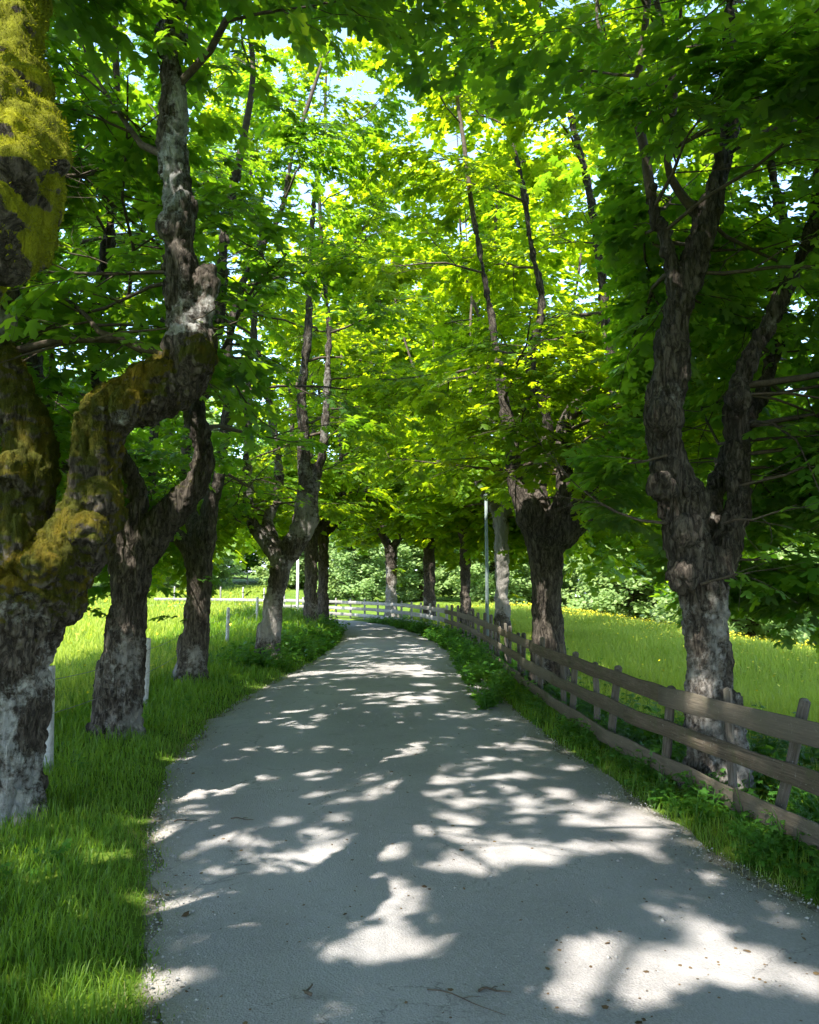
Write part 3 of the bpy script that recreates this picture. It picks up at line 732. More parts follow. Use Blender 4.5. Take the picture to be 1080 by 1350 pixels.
def proc_tree(px, Y, wpx, fz, H, seed, label, group, **k):
    """pollard: short thick bole, limbs that swing out and turn up"""
    rnd = random.Random(seed*31)
    b = base_pt(px, Y, wpx/FP*Y); r = wpx/FP*Y; x = b[0][0].x
    z0 = tz(x, Y); lean = k.pop('lean', 0); q = k.pop('par', P_(n1=6))
    trunk = b+[(Vector((x+lean*.3, Y, z0+fz*.35)), r*.92), (Vector((x+lean*.7, Y, z0+fz*.75)), r*.9), (Vector((x+lean, Y, z0+fz)), r*1.1)]
    limbs = []; nl = k.pop('nl', 4); a0 = rnd.uniform(0, 6)
    for i in range(nl):
        a = a0+i*2*math.pi/nl+rnd.uniform(-.4, .4); o = Vector((math.cos(a), math.sin(a), 0)); c = Vector((x+lean, Y, z0+fz))
        ou = rnd.uniform(.5, 1.1)
        limbs.append([(c-Vector((0, 0, .1)), r*.75), (c+o*ou*.45+Vector((0, 0, .35)), r*.6), (c+o*ou+Vector((0, 0, .9)), r*.5), (c+o*ou*1.1+Vector((0, 0, 1.7)), r*.42),
                      (c+o*ou*rnd.uniform(.9, 1.4)+Vector((rnd.gauss(0, .2), rnd.gauss(0, .2), 3.2)), r*.33), (c+o*ou*rnd.uniform(1., 1.8)+Vector((rnd.gauss(0, .3), rnd.gauss(0, .3), 4.8)), r*.25)])
    return make_tree('maple_tree', label, trunk, limbs, H, seed, q, voxel=.05, group=group, keep=corridor, leafmat='leaf_sunlit', disp=.17, disp2=.05, **k)
FARP = P_(n1=13, n2=6, n3=5, nl=11, leaf=.21, tw=.7, twigs=False, lo=3.0)
proc_tree(411, 27, 10, 3.2, 13.5, 21, 'slim pale trunk in the tall verge grass where the lane bends', GL, par=dict(FARP, lo=3.4), detail=False, lichen=.9, mossy=.3)
proc_tree(427, 32, 8, 3.6, 13.5, 22, 'black looking trunk last on the left before the bend', GL, par=dict(FARP, lo=3.8), detail=False, lichen=.1, mossy=.4)

# --- right side
Y = 6.85
make_tree('maple_tree', 'big maple behind the plank fence at the right, dark limbs over a pale speckled trunk',
    base_pt(936, Y, 36/FP*Y)+LP(Y, [(936, 1000, 33), (934, 920, 31), (933, 850, 32), (929, 795, 36), (922, 757, 39)]),
    [LP(Y, [(916, 760, 34), (904, 705, 33), (893, 655, 32), (879, 605, 27), (873, 550, 29), (884, 500, 26), (889, 440, 24), (905, 372, 21), (925, 312, 19), (944, 252, 16), (958, 200, 15), (967, 140, 12), (960, 60, 10), (968, -60, 9)]),
     LP(Y, [(893, 470, 16), (893, 400, 14), (880, 330, 11), (862, 275, 9), (850, 200, 8), (838, 130, 7), (850, 40, 6)]),
     LP(Y, [(938, 765, 28), (960, 715, 22, .1), (973, 660, 19, .2), (972, 600, 17, .3), (973, 540, 19, .35), (982, 490, 15, .4), (1003, 446, 12, .45), (1040, 372, 10, .5), (1075, 290, 9, .6), (1090, 150, 8, .6)]),
     LP(Y, [(925, 750, 26), (935, 690, 18, .6), (960, 600, 13, 1.1), (1010, 500, 10, 1.5), (1040, 350, 8, 1.7)]),
     LP(Y, [(930, 280, 12), (905, 265, 8), (880, 215, 6, -.2), (890, 120, 5, -.3), (870, 20, 5, -.3)])],
    13.5, 31, P_(n1=11, lo=2.9, L1=3.0, skirt=22, front=1, thin=.84), mossy=.42, lichen=.88, voxel=.02, disp=.10, disp2=.04, group=GR, burn=1.6, keep=corridor, shoots=0,
    burls=[(W(868, 545, 6.55), .13), (W(872, 640, 6.55), .12), (W(905, 700, 6.5), .12), (W(975, 525, 6.9), .1), (W(900, 760, 6.6), .12)],
    extra=[(W(925, 770, 6.4), Vector((.1, -.5, .3)), .5), 
           (W(880, 690, 6.6), Vector((-.6, .9, .0)), 1.6), (W(955, 690, 6.7), Vector((.2, -.6, .1)), .7), (W(880, 600, 6.6), Vector((-.5, .5, -.1)), .9)]+
          [(W(975, 640, 7.0), Vector((math.cos(a), math.sin(a), .12)), 2.3) for a in (.1, .6, 1.1)]+[(W(930, 740, 7.0), Vector((math.cos(a), math.sin(a), .10)), 1.7) for a in (.5, 1.2)]+
          [(W(985, 520, 7.1), Vector((math.cos(a), math.sin(a), .05)), 2.2) for a in (.0, .6)])
Y = 13
make_tree('maple_tree', 'thick maple with a black hollow in its trunk, behind the middle of the plank fence',
    base_pt(721, Y, 26/FP*Y)+LP(Y, [(721, 870, 25), (722, 810, 24), (720, 750, 25), (719, 710, 32)]),
    [LP(Y, [(708, 712, 20), (690, 668, 17), (678, 632, 14), (674, 590, 12), (662, 510, 8), (650, 430, 6.5), (638, 360, 5)]),
     LP(Y, [(735, 712, 25), (768, 672, 24), (782, 640, 18), (800, 600, 14, .3), (810, 520, 10, .5), (800, 430, 8, .5), (790, 340, 8, .5)]),
     LP(Y, [(728, 706, 22), (745, 650, 16), (742, 590, 13), (752, 545, 12), (795, 500, 12), (833, 468, 11), (838, 420, 8), (832, 350, 6), (835, 260, 5)]),
     LP(Y, [(715, 700, 20), (712, 640, 12, .5), (722, 560, 9, .7), (700, 480, 8, .7), (715, 400, 6, .7), (700, 320, 6, .7)])],
    15, 34, P_(n1=12, lo=3.2, front=1, thin=.84), mossy=.35, lichen=.72, voxel=.04, disp=.10, group=GR, burn=.4, leafmat='leaf_sunlit', keep=corridor, shoots=2,
    burls=[(W(760, 660, 12.9), .3), (W(700, 680, 12.9), .25)])
FARP2 = P_(n1=13, n2=6, n3=5, nl=11, leaf=.195, tw=.65, twigs=False, lo=3.2)
proc_tree(661, 23, 11, 3.6, 15, 41, 'pale grey trunk beside the thin pole on the right of the lane', GR, par=FARP2, detail=False, lichen=1.1, mossy=.2, burn=6)
proc_tree(613, 28, 8, 3.4, 15, 42, 'reddish brown trunk just left of the thin pole, behind the curving fence', GR, par=FARP2, detail=False, lichen=.5, mossy=.3)
proc_tree(566, 35, 9, 4.0, 15, 43, 'grey trunk in the gap between the forked far tree and the reddish one', GR, par=dict(FARP, lo=3.6), detail=False, lichen=.9, mossy=.2)
proc_tree(516, 40, 8.5, 3.3, 14, 47, 'far forked maple with a whitish sunlit foot at the bend of the fence', GR, par=dict(FARP, lo=3.6), detail=False, lichen=1.2, mossy=.1, burn=2)  # heavy lichen low down puts the sunlight on the foot into the bark
# --- trees the photographer stands among: their crowns close the roof over the near lane
NR = P_(n1=12, lo=4.4, L1=3.0, skirt=3)
def near_tree(x, y, seed, label, group):
    rnd = random.Random(seed); z0 = tz(x, y)
    trunk = [(Vector((x, y, z0-.3)), .36), (Vector((x, y, z0+.1)), .33), (Vector((x, y, z0+1.2)), .29), (Vector((x, y, z0+2.4)), .33)]
    limbs = []
    for i in range(4):
        a = i*1.57+rnd.uniform(-.4, .4); o = Vector((math.cos(a), math.sin(a), 0)); c = Vector((x, y, z0+2.4))
        limbs.append([(c, .24), (c+o*.5+Vector((0, 0, .5)), .2), (c+o*.9+Vector((0, 0, 1.4)), .16), (c+o*1.1+Vector((0, 0, 3)), .13)])
    make_tree('maple_tree', label, trunk, limbs, 12.5, seed, NR, voxel=.06, group=group, keep=corridor, shoots=0)
near_tree(3.7, 1.2, 51, 'near maple at the right whose dark crown hangs over the top of the picture', GR)
near_tree(3.4, -4.6, 52, 'maple behind the viewer on the right that shades the lane', GR)
near_tree(-2.9, -3.2, 53, 'maple behind the viewer on the left that shades the lane', GL)

# --- moss fuzz on the two mossy trees
def fuzz(root, data, thr, size, nmax, mt):
    co, no, mo = data
    cam = np.array([0-root.location.x, 0-root.location.y, 1.7-root.location.z])
    vis = ((cam-co)*no).sum(1) > -.3
    w = np.where((mo > thr+.12) & vis & (co[:, 2] > .5), 1.0, 0)
    ii = np.nonzero(w)[0]
    if len(ii) == 0: return
    k = rng.choice(ii, nmax); n = nmax
    p = co[k]+rng.normal(0, .012, (n, 3)); nn = no[k]
    d = nn*.8+rng.normal(0, .5, (n, 3)); d[:, 2] -= .15; d /= np.linalg.norm(d, axis=1)[:, None]
    x = np.cross(d, rng.normal(0, 1, (n, 3))); x /= np.linalg.norm(x, axis=1)[:, None]
    L = size*rng.uniform(.5, 1.3, (n, 1)); w_ = L*.16
    p = p-nn*.008
    V = np.stack([p-x*w_, p+x*w_, p+d*L*.6+x*w_*.8, p+d*L], 1).reshape(-1, 3)
    F = (np.array([(0, 1, 2), (0, 2, 3)])[None]+(np.arange(n)*4)[:, None, None]).reshape(-1, 3)
    o = link('moss', new_mesh('moss', V, F), M[mt], root); o['kind'] = 'stuff'
fuzz(r1, s1, .42, .011, 90000, 'moss_dark')
fuzz(r0, s0, .30, .011, 170000, 'moss')

# ------------------------------------------------------------------ background trees (real trees, copied)
def bg_proto(name, seed, h, rad, mt, lf, n):
    rnd = random.Random(seed); root = empty(name, (0, 0, 0))
    T = Tubes(); P, Rr = catmull([Vector((0, 0, -.6)), Vector((.1, 0, h*.25)), Vector((-.1, .1, h*.55)), Vector((.05, 0, h*.9))], [h*.028, h*.022, h*.014, .03], 4)
    T.add(P, Rr, 8); link('trunk', T.mesh('trunk'), M['twig'], root)
    B = Tubes(); Fo = Foliage()
    nb = 70     # leafy boughs: each a drooping fan of clumps round a limb
    for k in range(nb):
        f = .06+.92*(k+.5)/nb; a = k*2.4+rnd.uniform(-.3, .3)
        prof = math.sin(min(1, (f*.80+.20))*math.pi)**.55
        L = rad*prof*rnd.uniform(.72, 1.15); c = Vector((0, 0, h*f*.92)); o = Vector((math.cos(a), math.sin(a), .10+.5*f)).normalized()
        pts = [c+o*L*q+Vector((0, 0, -.10*L*q*q)) for q in (0, .25, .5, .75, 1)]
        B.add(pts, [.05, .04, .03, .02, .012], 4, cap=False)
        for j in range(n):
            q = (.30+.72*rnd.random()**.7); e = c+o*L*q+Vector((rnd.gauss(0, .32), rnd.gauss(0, .32), rnd.gauss(0, .22)-.1*L*q*q))
            if e.z < .25: continue
            m = 13; sr = lf*1.5
            for _ in range(m):
                Fo.P.append(tuple(e+Vector((rnd.gauss(0, sr*.75), rnd.gauss(0, sr*.75), rnd.gauss(0, sr*.45)))))
                dr = Vector((o.x+rnd.gauss(0, .7), o.y+rnd.gauss(0, .7), rnd.uniform(-.9, .1))); Fo.D.append(tuple(dr))
                Fo.N.append((rnd.gauss(o.x*.4, .45), rnd.gauss(o.y*.4, .45), 1)); Fo.S.append(lf*rnd.uniform(.6, 1.25))
    link('branch', B.mesh('branch'), M['twig'], root)
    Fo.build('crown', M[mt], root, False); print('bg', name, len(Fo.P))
    return root
def copy_tree(o):
    c = o.copy(); COL.objects.link(c)
    for ch in o.children:
        d = ch.copy(); COL.objects.link(d); d.parent = c
    return c
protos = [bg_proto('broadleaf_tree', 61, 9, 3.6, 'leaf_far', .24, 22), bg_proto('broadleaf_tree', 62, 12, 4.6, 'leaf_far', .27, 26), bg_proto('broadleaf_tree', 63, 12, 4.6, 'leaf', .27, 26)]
bgs = [  # x, y, proto, scale, label
    (-16, 62, 0, .85, 'small pale tree beyond the bright left field, seen left of the bend'),
    (-9, 66, 1, .8, 'rounded pale green tree straight behind the bend of the lane'),
    (-4, 60, 0, .8, 'pale bushy tree behind the sunlit fence at the bend'),
    (1, 64, 1, .85, 'pale tree filling the gap right of the far forked maple'),
    (6, 58, 0, .9, 'light green tree seen under the crowns right of the bend'),
    (10, 66, 1, 1.0, 'tall pale tree behind the right meadow near the thin pole'),
    (14, 52, 0, 1.0, 'sunny pale tree past the yellow strip of the right meadow'),
    (19, 60, 1, 1.40, 'large pale tree past the meadow, left of the big right maple'),
    (20, 46, 2, 1.26, 'mid green tree below the meadow edge behind the big right maple'),
    (25, 50, 0, 1.54, 'pale tree below the meadow edge, partly hidden by the big right maple'),
    (14, 34, 0, .9, 'pale green tree beyond the meadow, between the hollow trunk and the big right maple'),
    (-26, 60, 2, 1.40, 'green tree across the left field behind the second left trunk'),
    (-35, 58, 1, 1.40, 'broad pale tree across the left field near the picture edge'),
    (-21, 70, 1, 1.54, 'tall tree across the left field between the second and third trunk'),
    (-44, 66, 2, 1.68, 'tall green tree farthest to the left across the field'),
    (-12, 76, 2, 1.2, 'tall green tree behind the pale rounded ones at the bend'),
    (-2, 78, 2, 1.3, 'tall green tree closing the view above the far forked maple'),
    (8, 80, 2, 1.3, 'tall green tree closing the view above the right fence'),
    (18, 76, 2, 1.82, 'tall green tree closing the view behind the hollow trunk'),
    (36, 44, 2, 1.7, 'tall green tree at the right picture edge below the meadow'),
    (-52, 52, 2, 1.7, 'very tall green tree showing high up behind the mossy maple'),
    (32, 62, 1, 1.68, 'pale tree low down near the right picture edge'),
]
for i, (x, y, k, s, lb) in enumerate(bgs):
    first = not any(b[2] == k for b in bgs[:i])
    o = protos[k] if first else copy_tree(protos[k])
    o.location = (x, y, max(tz(x, y), -6)-.1); o.scale = (s, s, s); o.rotation_euler.z = i*1.3
    tag(o, lb, 'tree', 'trees beyond the meadows')

# ------------------------------------------------------------------ fences
def board(name, a, b, h, t, mt, parent, sag=0, rnd=random, warp=.017):
    """plank from a to b, height h, thickness t, with its own slightly uneven edges; local X runs along it"""
    a = Vector(a); b = Vector(b); L = (b-a).length; ax = (b-a).normalized()
    n = max(3, int(L/.18)); V = []; ch = .006
    s0 = rnd.uniform(0, 50)
    for i in range(n+1):
        x = L*i/n; e1 = warp*mn.noise(Vector((x*1.7, s0, 0))); e2 = warp*mn.noise(Vector((x*1.7, s0, 7))); yy = warp*.8*mn.noise(Vector((x*.8, s0, 3)))
        top = h/2+e1-(sag*math.sin(math.pi*i/n)); bot = -h/2+e2-(sag*math.sin(math.pi*i/n))
        for (y, z) in ((-t/2, bot+ch), (-t/2+ch, bot), (t/2-ch, bot), (t/2, bot+ch), (t/2, top-ch), (t/2-ch, top), (-t/2+ch, top), (-t/2, top-ch)):
            V.append((x, y+yy, z))
    loops = []; counts = []
    for i in range(n):
        for k in range(8):
            q = i*8; loops += [q+k, q+(k+1) % 8, q+8+(k+1) % 8, q+8+k]; counts.append(4)
    loops += list(range(8))[::-1]; counts.append(8); loops += list(range(n*8, n*8+8)); counts.append(8)
    o = link(name, new_mesh(name, V, loops=loops, counts=counts), mt, parent)
    o.rotation_mode = 'QUATERNION'
    z = Vector((0, 0, 1)); y = z.cross(ax).normalized(); z = ax.cross(y)
    from mathutils import Matrix
    o.rotation_quaternion = Matrix((ax, y, z)).transposed().to_quaternion()
    o.location = a-parent.location
    return o
def post(name, foot, top, r, mt, parent, sides=8, knob=True):
    foot = Vector(foot); top = Vector(top); L = (top-foot).length; T = Tubes()
    m = 7; P = []; Rr = []
    s0 = random.uniform(0, 60)
    for i in range(m):
        f = i/(m-1); P.append(Vector((L*f, .008*mn.noise(Vector((f*3, s0, 0))), .008*mn.noise(Vector((f*3, s0, 5)))))); Rr.append(r*(1.05-.12*f+.06*mn.noise(Vector((f*5, s0, 2)))))
    P += [Vector((L+r*.25, 0, 0)), Vector((L+r*.5, 0, 0))]; Rr += [r*.75, r*.25]
    T.add(P, Rr, sides, lump=0)
    o = link(name, T.mesh(name), mt, parent); o.rotation_mode = 'QUATERNION'
    o.rotation_quaternion = (top-foot).to_track_quat('X', 'Z'); o.location = foot-parent.location
    return o

FL = [(3.25, 1.2), (2.9, 2.9), (2.62, 4.0), (2.5, 4.95), (2.30, 5.8), (2.10, 6.6), (1.99, 7.9), (1.87, 9.6), (1.78, 12.4), (1.75, 16.5), (1.68, 20), (1.5, 24), (1.05, 28), (.3, 32), (-.9, 36), (-2.9, 40), (-5.6, 43.5), (-9.5, 46.2), (-15, 48)]
fc, _ = catmull([Vector((*p, 0)) for p in FL], [0]*len(FL), 12)
cum = [0]
for a, b in zip(fc, fc[1:]): cum.append(cum[-1]+(b-a).length)
def fpos(s):
    s = max(0, min(s, cum[-1]-1e-3)); i = int(np.searchsorted(cum, s))-1; i = max(0, min(i, len(fc)-2))
    return fc[i].lerp(fc[i+1], (s-cum[i])/(cum[i+1]-cum[i]+1e-9))
def s_at_y(y): return float(np.interp(y, [p.y for p in fc], cum))
fence = empty('plank_fence', (fc[0].x, fc[0].y, 0))
tag(fence, 'weathered brown three rail plank fence curving along the right edge of the lane', 'fence')
rnd = random.Random(5)
sb = s_at_y(27)
for i, y in enumerate((2.9, 4.2, 5.45, 6.95, 8.35, 9.9, 11.9, 13.6, 15.4, 17.2)):
    s = s_at_y(y); p = fpos(s); t = (fpos(s+.05)-p).normalized(); nrm = Vector((t.y, -t.x, 0)); z = tz(p.x, p.y)
    k = (.13, .10, .17, .08, .15, .12, .14, .10, .12, .10)[i]     # split posts that lean along the fence
    post('post', p+nrm*.11+t*(k+.14)+Vector((0, 0, z-.28)), p+nrm*.10-t*k+Vector((0, 0, z+(.86, .86, .93, .83, .86, .86, .90, .86, .88, .88)[i])), .040, M['post'], fence)
    if i % 2 == 0 or i > 4:      # upright stakes set behind them
        s2 = s+.62; p = fpos(s2); z = tz(p.x, p.y)
        post('post', p+nrm*.125+Vector((0, 0, z-.28)), p+nrm*.115+t*.03+Vector((0, 0, z+.74+.08*(i % 3))), .036, M['post'], fence, 6)
s = s_at_y(18.3)
while s < sb:
    p = fpos(s); t = (fpos(s+.05)-p).normalized(); nrm = Vector((t.y, -t.x, 0)); z = tz(p.x, p.y); k = rnd.uniform(-.04, .10)
    post('post', p+nrm*.08+t*k+Vector((0, 0, z-.3)), p+nrm*.08-t*k+Vector((0, 0, z+.92+rnd.uniform(-.06, .10))), .045, M['post'], fence, 7); s += rnd.uniform(.9, 1.3)
def rails(s0, s1, heights, hh, mt, parent, Lb=3.6, off=0.0, gap=.02):
    for k, zc in enumerate(heights):
        s = s0+[0, -1.3, -.6][k % 3]
        while s < s1:
            L = Lb*rnd.uniform(.85, 1.1)
            if s > s_at_y(12): L *= .8
            a = fpos(max(s, s0)); b = fpos(min(s+L, s1))
            if (b-a).length > .4:
                t = (b-a).normalized(); nrm = Vector((t.y, -t.x, 0)); ov = .09
                za = tz(a.x, a.y); zb = tz(b.x, b.y); j = rnd.choice((0, .0))
                board('rail', a-nrm*(off)-t*.05+Vector((0, 0, za*.0+zc+rnd.uniform(-.015, .015))), b-nrm*(off+.026)+t*ov+Vector((0, 0, zb*.0+zc+rnd.uniform(-.015, .015))), hh*rnd.uniform(.92, 1.06), .024, mt, parent, rnd=rnd)
            s += L
rails(.0, sb, (.80, .50, .20), .142, M['rail'], fence, 2.7)
# the stretch past the bend: its strong sunlight is put into the paler wood
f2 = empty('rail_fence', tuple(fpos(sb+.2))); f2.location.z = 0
tag(f2, 'pale sunlit three rail fence sweeping left round the far bend of the lane', 'fence')
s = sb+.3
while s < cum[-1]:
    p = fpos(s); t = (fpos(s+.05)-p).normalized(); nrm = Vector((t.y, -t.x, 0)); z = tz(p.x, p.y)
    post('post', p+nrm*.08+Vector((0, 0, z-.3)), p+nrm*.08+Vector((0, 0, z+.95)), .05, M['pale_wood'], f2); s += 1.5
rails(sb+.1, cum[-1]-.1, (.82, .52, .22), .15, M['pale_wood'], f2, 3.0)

# left wire fence posts
wf = empty('wire_fence', (-4.3, 8, 0)); tag(wf, 'wire fence on grey wooden posts at the edge of the left field', 'fence')
wp = []
for px, top, Y in ((65, 878, 7.5), (195, 843, 11.2)):
    w = W(px, top, Y); wp.append(w)
wp = [Vector((-3.75, 3.6, 1.0))]+wp+[Vector((-4.2, 15.6, 1.0)), Vector((-4.5, 20.5, 1.05)), Vector((-4.8, 26, 1.3)), Vector((-5.3, 32, 1.6))]
for i, w in enumerate(wp):
    z = tz(w.x, w.y)
    if i == 1:  # squared post
        bo = board('post', Vector((w.x+.02, w.y, z-.3)), Vector((w.x, w.y, w.z)), .085, .075, M['grey_post'], wf, warp=.006)
    else: post('post', (w.x-.03, w.y, z-.3), (w.x, w.y, w.z if i < 3 else z+1.0), .045, M['grey_post'], wf)
for k, dz in enumerate((.12, .42)):
    T = Tubes(); P = []
    for a, b in zip(wp, wp[1:]):
        for j in range(8):
            f = j/8; q = a.lerp(b, f); q = q.copy(); q.z -= dz+.05*math.sin(math.pi*f); q.x += .05; P.append(q-Vector(wf.location))
    T.add(P, [.0035]*len(P), 5); link('wire', T.mesh('wire'), M['wire'], wf)
# pale fence far across the left field
f3 = empty('rail_fence', (-20, 72, 0)); tag(f3, 'tiny pale rail fence far across the left field, under the distant trees', 'fence')
fp = [(-50, 66), (-42, 69), (-34, 71), (-27, 72), (-20, 72), (-14, 71)]
pts = [];
for a, b in zip(fp, fp[1:]):
    for j in range(3): pts.append(Vector((*a, 0)).lerp(Vector((*b, 0)), j/3))
pts.append(Vector((*fp[-1], 0)))
for a in pts:
    z = tz(a.x, a.y); post('post', (a.x, a.y, z-.3), (a.x, a.y, z+1.05), .06, M['pale_wood'], f3, 6)
for a, b in zip(pts, pts[1:]):
    za, zb = tz(a.x, a.y), tz(b.x, b.y)
    for h in (.9, .55):
        board('rail', (a.x, a.y-.1, za+h), (b.x, b.y-.1, zb+h), .15, .04, M['pale_wood'], f3, rnd=rnd)

# poles
def pole(px, Y, top_y, r, mt, label, cat):
    b = W(px, 800, Y); z = tz(b.x, Y); e = empty('marker_pole', (b.x, Y, z)); tag(e, label, cat)
    t = W(px, top_y, Y).z-z
    T = Tubes(); T.add([Vector((0, 0, -.3)), Vector((.01, 0, t*.5)), Vector((0, 0, t))], [r, r*.95, r*.85], 10); link('shaft', T.mesh('shaft'), mt, e)
    T = Tubes(); T.add([Vector((0, 0, t)), Vector((0, 0, t+.05)), Vector((0, 0, t+.08))], [r*1.2, r*1.2, r*.4], 10); link('cap', T.mesh('cap'), mt, e)
    T = Tubes(); T.add([Vector((0, 0, -.2)), Vector((0, 0, .12)), Vector((0, 0, .15))], [r*2, r*1.9, r*1.2], 10); link('foot', T.mesh('foot'), M['grey_post'], e)
pole(642, 21.5, 655, .05, M['pole'], 'thin grey green pole standing behind the fence next to a pale trunk', 'pole')
pole(392, 38, 735, .07, M['pole_white'], 'short white pole beyond the leaning maple on the left', 'pole')

# ------------------------------------------------------------------ grass and ground cover
def blades(name, x, y, h, w, mt, label, lean=.35, three=True, cat=None):
    n = len(x); z = terr(x, y)
    a = rng.uniform(0, 2*np.pi, n); fx = np.stack([np.cos(a), np.sin(a), np.zeros(n)], 1)      # flat direction
    b = a+np.pi/2+rng.normal(0, .5, n); bd = np.stack([np.cos(b), np.sin(b), np.zeros(n)], 1)  # bending direction
    bend = (np.abs(rng.normal(0, lean, n))+.08)[:, None]
    p = np.stack([x, y, z-.01], 1); up = np.array([0, 0, 1.0]); h = h[:, None]; w = w[:, None]
    m1 = p+up*h*.45+bd*h*bend*.22; m2 = p+up*h*.80+bd*h*bend*.62; tp = p+up*h*(1-.35*bend)+bd*h*bend*1.15
    if three:
        V = np.stack([p-fx*w*.5, p+fx*w*.5, m1+fx*w*.5, m1-fx*w*.5, m2+fx*w*.32, m2-fx*w*.32, tp], 1).reshape(-1, 3)
        base = np.arange(n)[:, None]*7
        q = np.concatenate([base+[0, 1, 2, 3], base+[3, 2, 4, 5], base+[5, 4, 6]], 1).ravel(); cnt = np.tile([4, 4, 3], n)
    else:
        V = np.stack([p-fx*w*.5, p+fx*w*.5, m1+fx*w*.45, m1-fx*w*.45, tp], 1).reshape(-1, 3)
        base = np.arange(n)[:, None]*5
        q = np.concatenate([base+[0, 1, 2, 3], base+[3, 2, 4]], 1).ravel(); cnt = np.tile([4, 3], n)
    me = new_mesh(name, V, loops=q, counts=cnt)
    return tag(link(name, me, mt), label, cat, kind='stuff')

def sample(n, y0, y1, x0, x1, power):
    """points in the wedge the lens takes in plus a margin, thinning with distance"""
    Y = rng.uniform(0, 1, n); e = 2-power
    Y = (y0**e+Y*(y1**e-y0**e))**(1/e)
    u = rng.uniform(-1, 1, n); X = u*(.62*Y+1.2)
    k = (X > x0) & (X < x1); return X[k], Y[k]
def nz(x, y, s, o=0): 
    return np.array([mn.noise(Vector((a*s, b*s, o))) for a, b in zip(x, y)])

# verge and near grass (left)
X, Yv = sample(330000, 2.2, 34, -6.5, .5, 1.5)
d = road_dist(X, Yv); nn = nz(X, Yv, 2.2, 1)+.6*nz(X, Yv, 7, 2)
k = (d > -.06+.20*nn) & (X < 0) & (rng.random(len(X)) < np.clip(.55+d*2.2+nn*.6, .15, 1)); X = X[k]; Yv = Yv[k]; d = d[k]; nn = nn[k]
tall = sm(.25, 1.3, d)*(.45+.55*sm(6, 15, Yv))
h = (.035+.045*sm(0, .3, d)+.085*tall+.20*sm(16, 26, Yv)*sm(.1, .8, d))*rng.uniform(.5, 1.6, len(X))*(1+.5*nn)
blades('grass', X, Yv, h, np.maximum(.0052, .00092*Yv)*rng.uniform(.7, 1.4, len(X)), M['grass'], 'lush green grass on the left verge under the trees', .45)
print('verge', len(X))
# dry stubble at the road edge
yy = rng.uniform(2.2, 16, 5200)**1.0; side = rng.random(len(yy)) < .6
ex = np.where(side, np.interp(yy, [a for a, b in LEFT], [b for a, b in LEFT])-rng.normal(.05, .12, len(yy)), np.interp(yy, [a for a, b in RIGHT], [b for a, b in RIGHT])+rng.normal(.05, .1, len(yy)))
cl_ = nz(ex, yy, 1.5, 8) > -.05; ex = ex[cl_]; yy = yy[cl_]
blades('dry_grass', ex, yy, rng.uniform(.02, .09, len(ex)), np.full(len(ex), .0035), M['dry'], 'sparse dry grass fringe at the ragged road edge', .8, False)
# left field
X, Yv = sample(230000, 6, 62, -60, 0, 1.45)
l = np.interp(Yv, [0, 24, 33, 40, 60], [-4.2, -4.2, -4.6, -7, -9]); d = road_dist(X, Yv)
k = (X < l) & (d > .3); X = X[k]; Yv = Yv[k]
nn = nz(X, Yv, .5, 4)
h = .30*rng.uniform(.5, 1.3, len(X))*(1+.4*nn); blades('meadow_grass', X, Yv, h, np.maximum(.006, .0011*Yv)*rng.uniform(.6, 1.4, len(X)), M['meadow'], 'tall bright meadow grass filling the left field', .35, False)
print('field L', len(X))
# right: field and fence foot
X, Yv = sample(330000, 2.6, 56, 0, 40, 1.5)
r_ = np.interp(Yv, [a for a, b in RIGHT]+[60], [b for a, b in RIGHT]+[-3]); d = road_dist(X, Yv)
k = (X > r_+.08) & (d > .08) & (X < 12+rng.random(len(X))*6); X = X[k]; Yv = Yv[k]; d = d[k]
fld = d > 1.1
nn = nz(X, Yv, .6, 5)
h = np.where(fld, .34, .15)*rng.uniform(.45, 1.3, len(X))*(1+.4*nn)
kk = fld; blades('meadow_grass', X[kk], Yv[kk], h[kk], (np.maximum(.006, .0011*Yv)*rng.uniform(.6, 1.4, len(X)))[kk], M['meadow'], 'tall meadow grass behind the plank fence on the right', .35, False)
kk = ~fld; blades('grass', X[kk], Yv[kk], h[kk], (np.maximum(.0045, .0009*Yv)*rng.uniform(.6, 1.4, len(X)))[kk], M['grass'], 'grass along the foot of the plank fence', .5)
print('field R', len(X))

# leafy weeds: clumps of broad leaves on short stems
def weeds(name, pts, mt, label):
    Fo = Foliage(); T = Tubes(); rnd = random.Random(77)
    for (x, y, h, s, n) in pts:
        z = tz(x, y); c = Vector((x, y, z))
        for k in range(n):
            a = rnd.uniform(0, 6.28); o = Vector((math.cos(a), math.sin(a), 0)); hh = h*rnd.uniform(.5, 1.15)
            P = [c+o*.03*h, c+o*h*rnd.uniform(.1, .3)+Vector((0, 0, hh*.55)), c+o*h*rnd.uniform(.25, .6)+Vector((0, 0, hh))]
            T.add(P, [.004+.0002*y, .003+.0002*y, .002], 3, cap=False)
            Fo.spray(P, rnd, 6, s, 1.3)
    me1 = leaf_mesh(name, Fo.P, Fo.D, Fo.N, Fo.S, True)
    o = link(name, me1, mt); tag(o, label, None, kind='stuff')
    # stems joined in the same stuff
    me2 = T.mesh('st'); o2 = bpy.data.objects.new('st', me2)
    import bmesh
    bm = bmesh.new(); bm.from_mesh(me1); bm.from_mesh(me2); bm.to_mesh(me1); bm.free(); bpy.data.objects.remove(o2); bpy.data.meshes.remove(me2)
    return o
rw = random.Random(9); pts = []
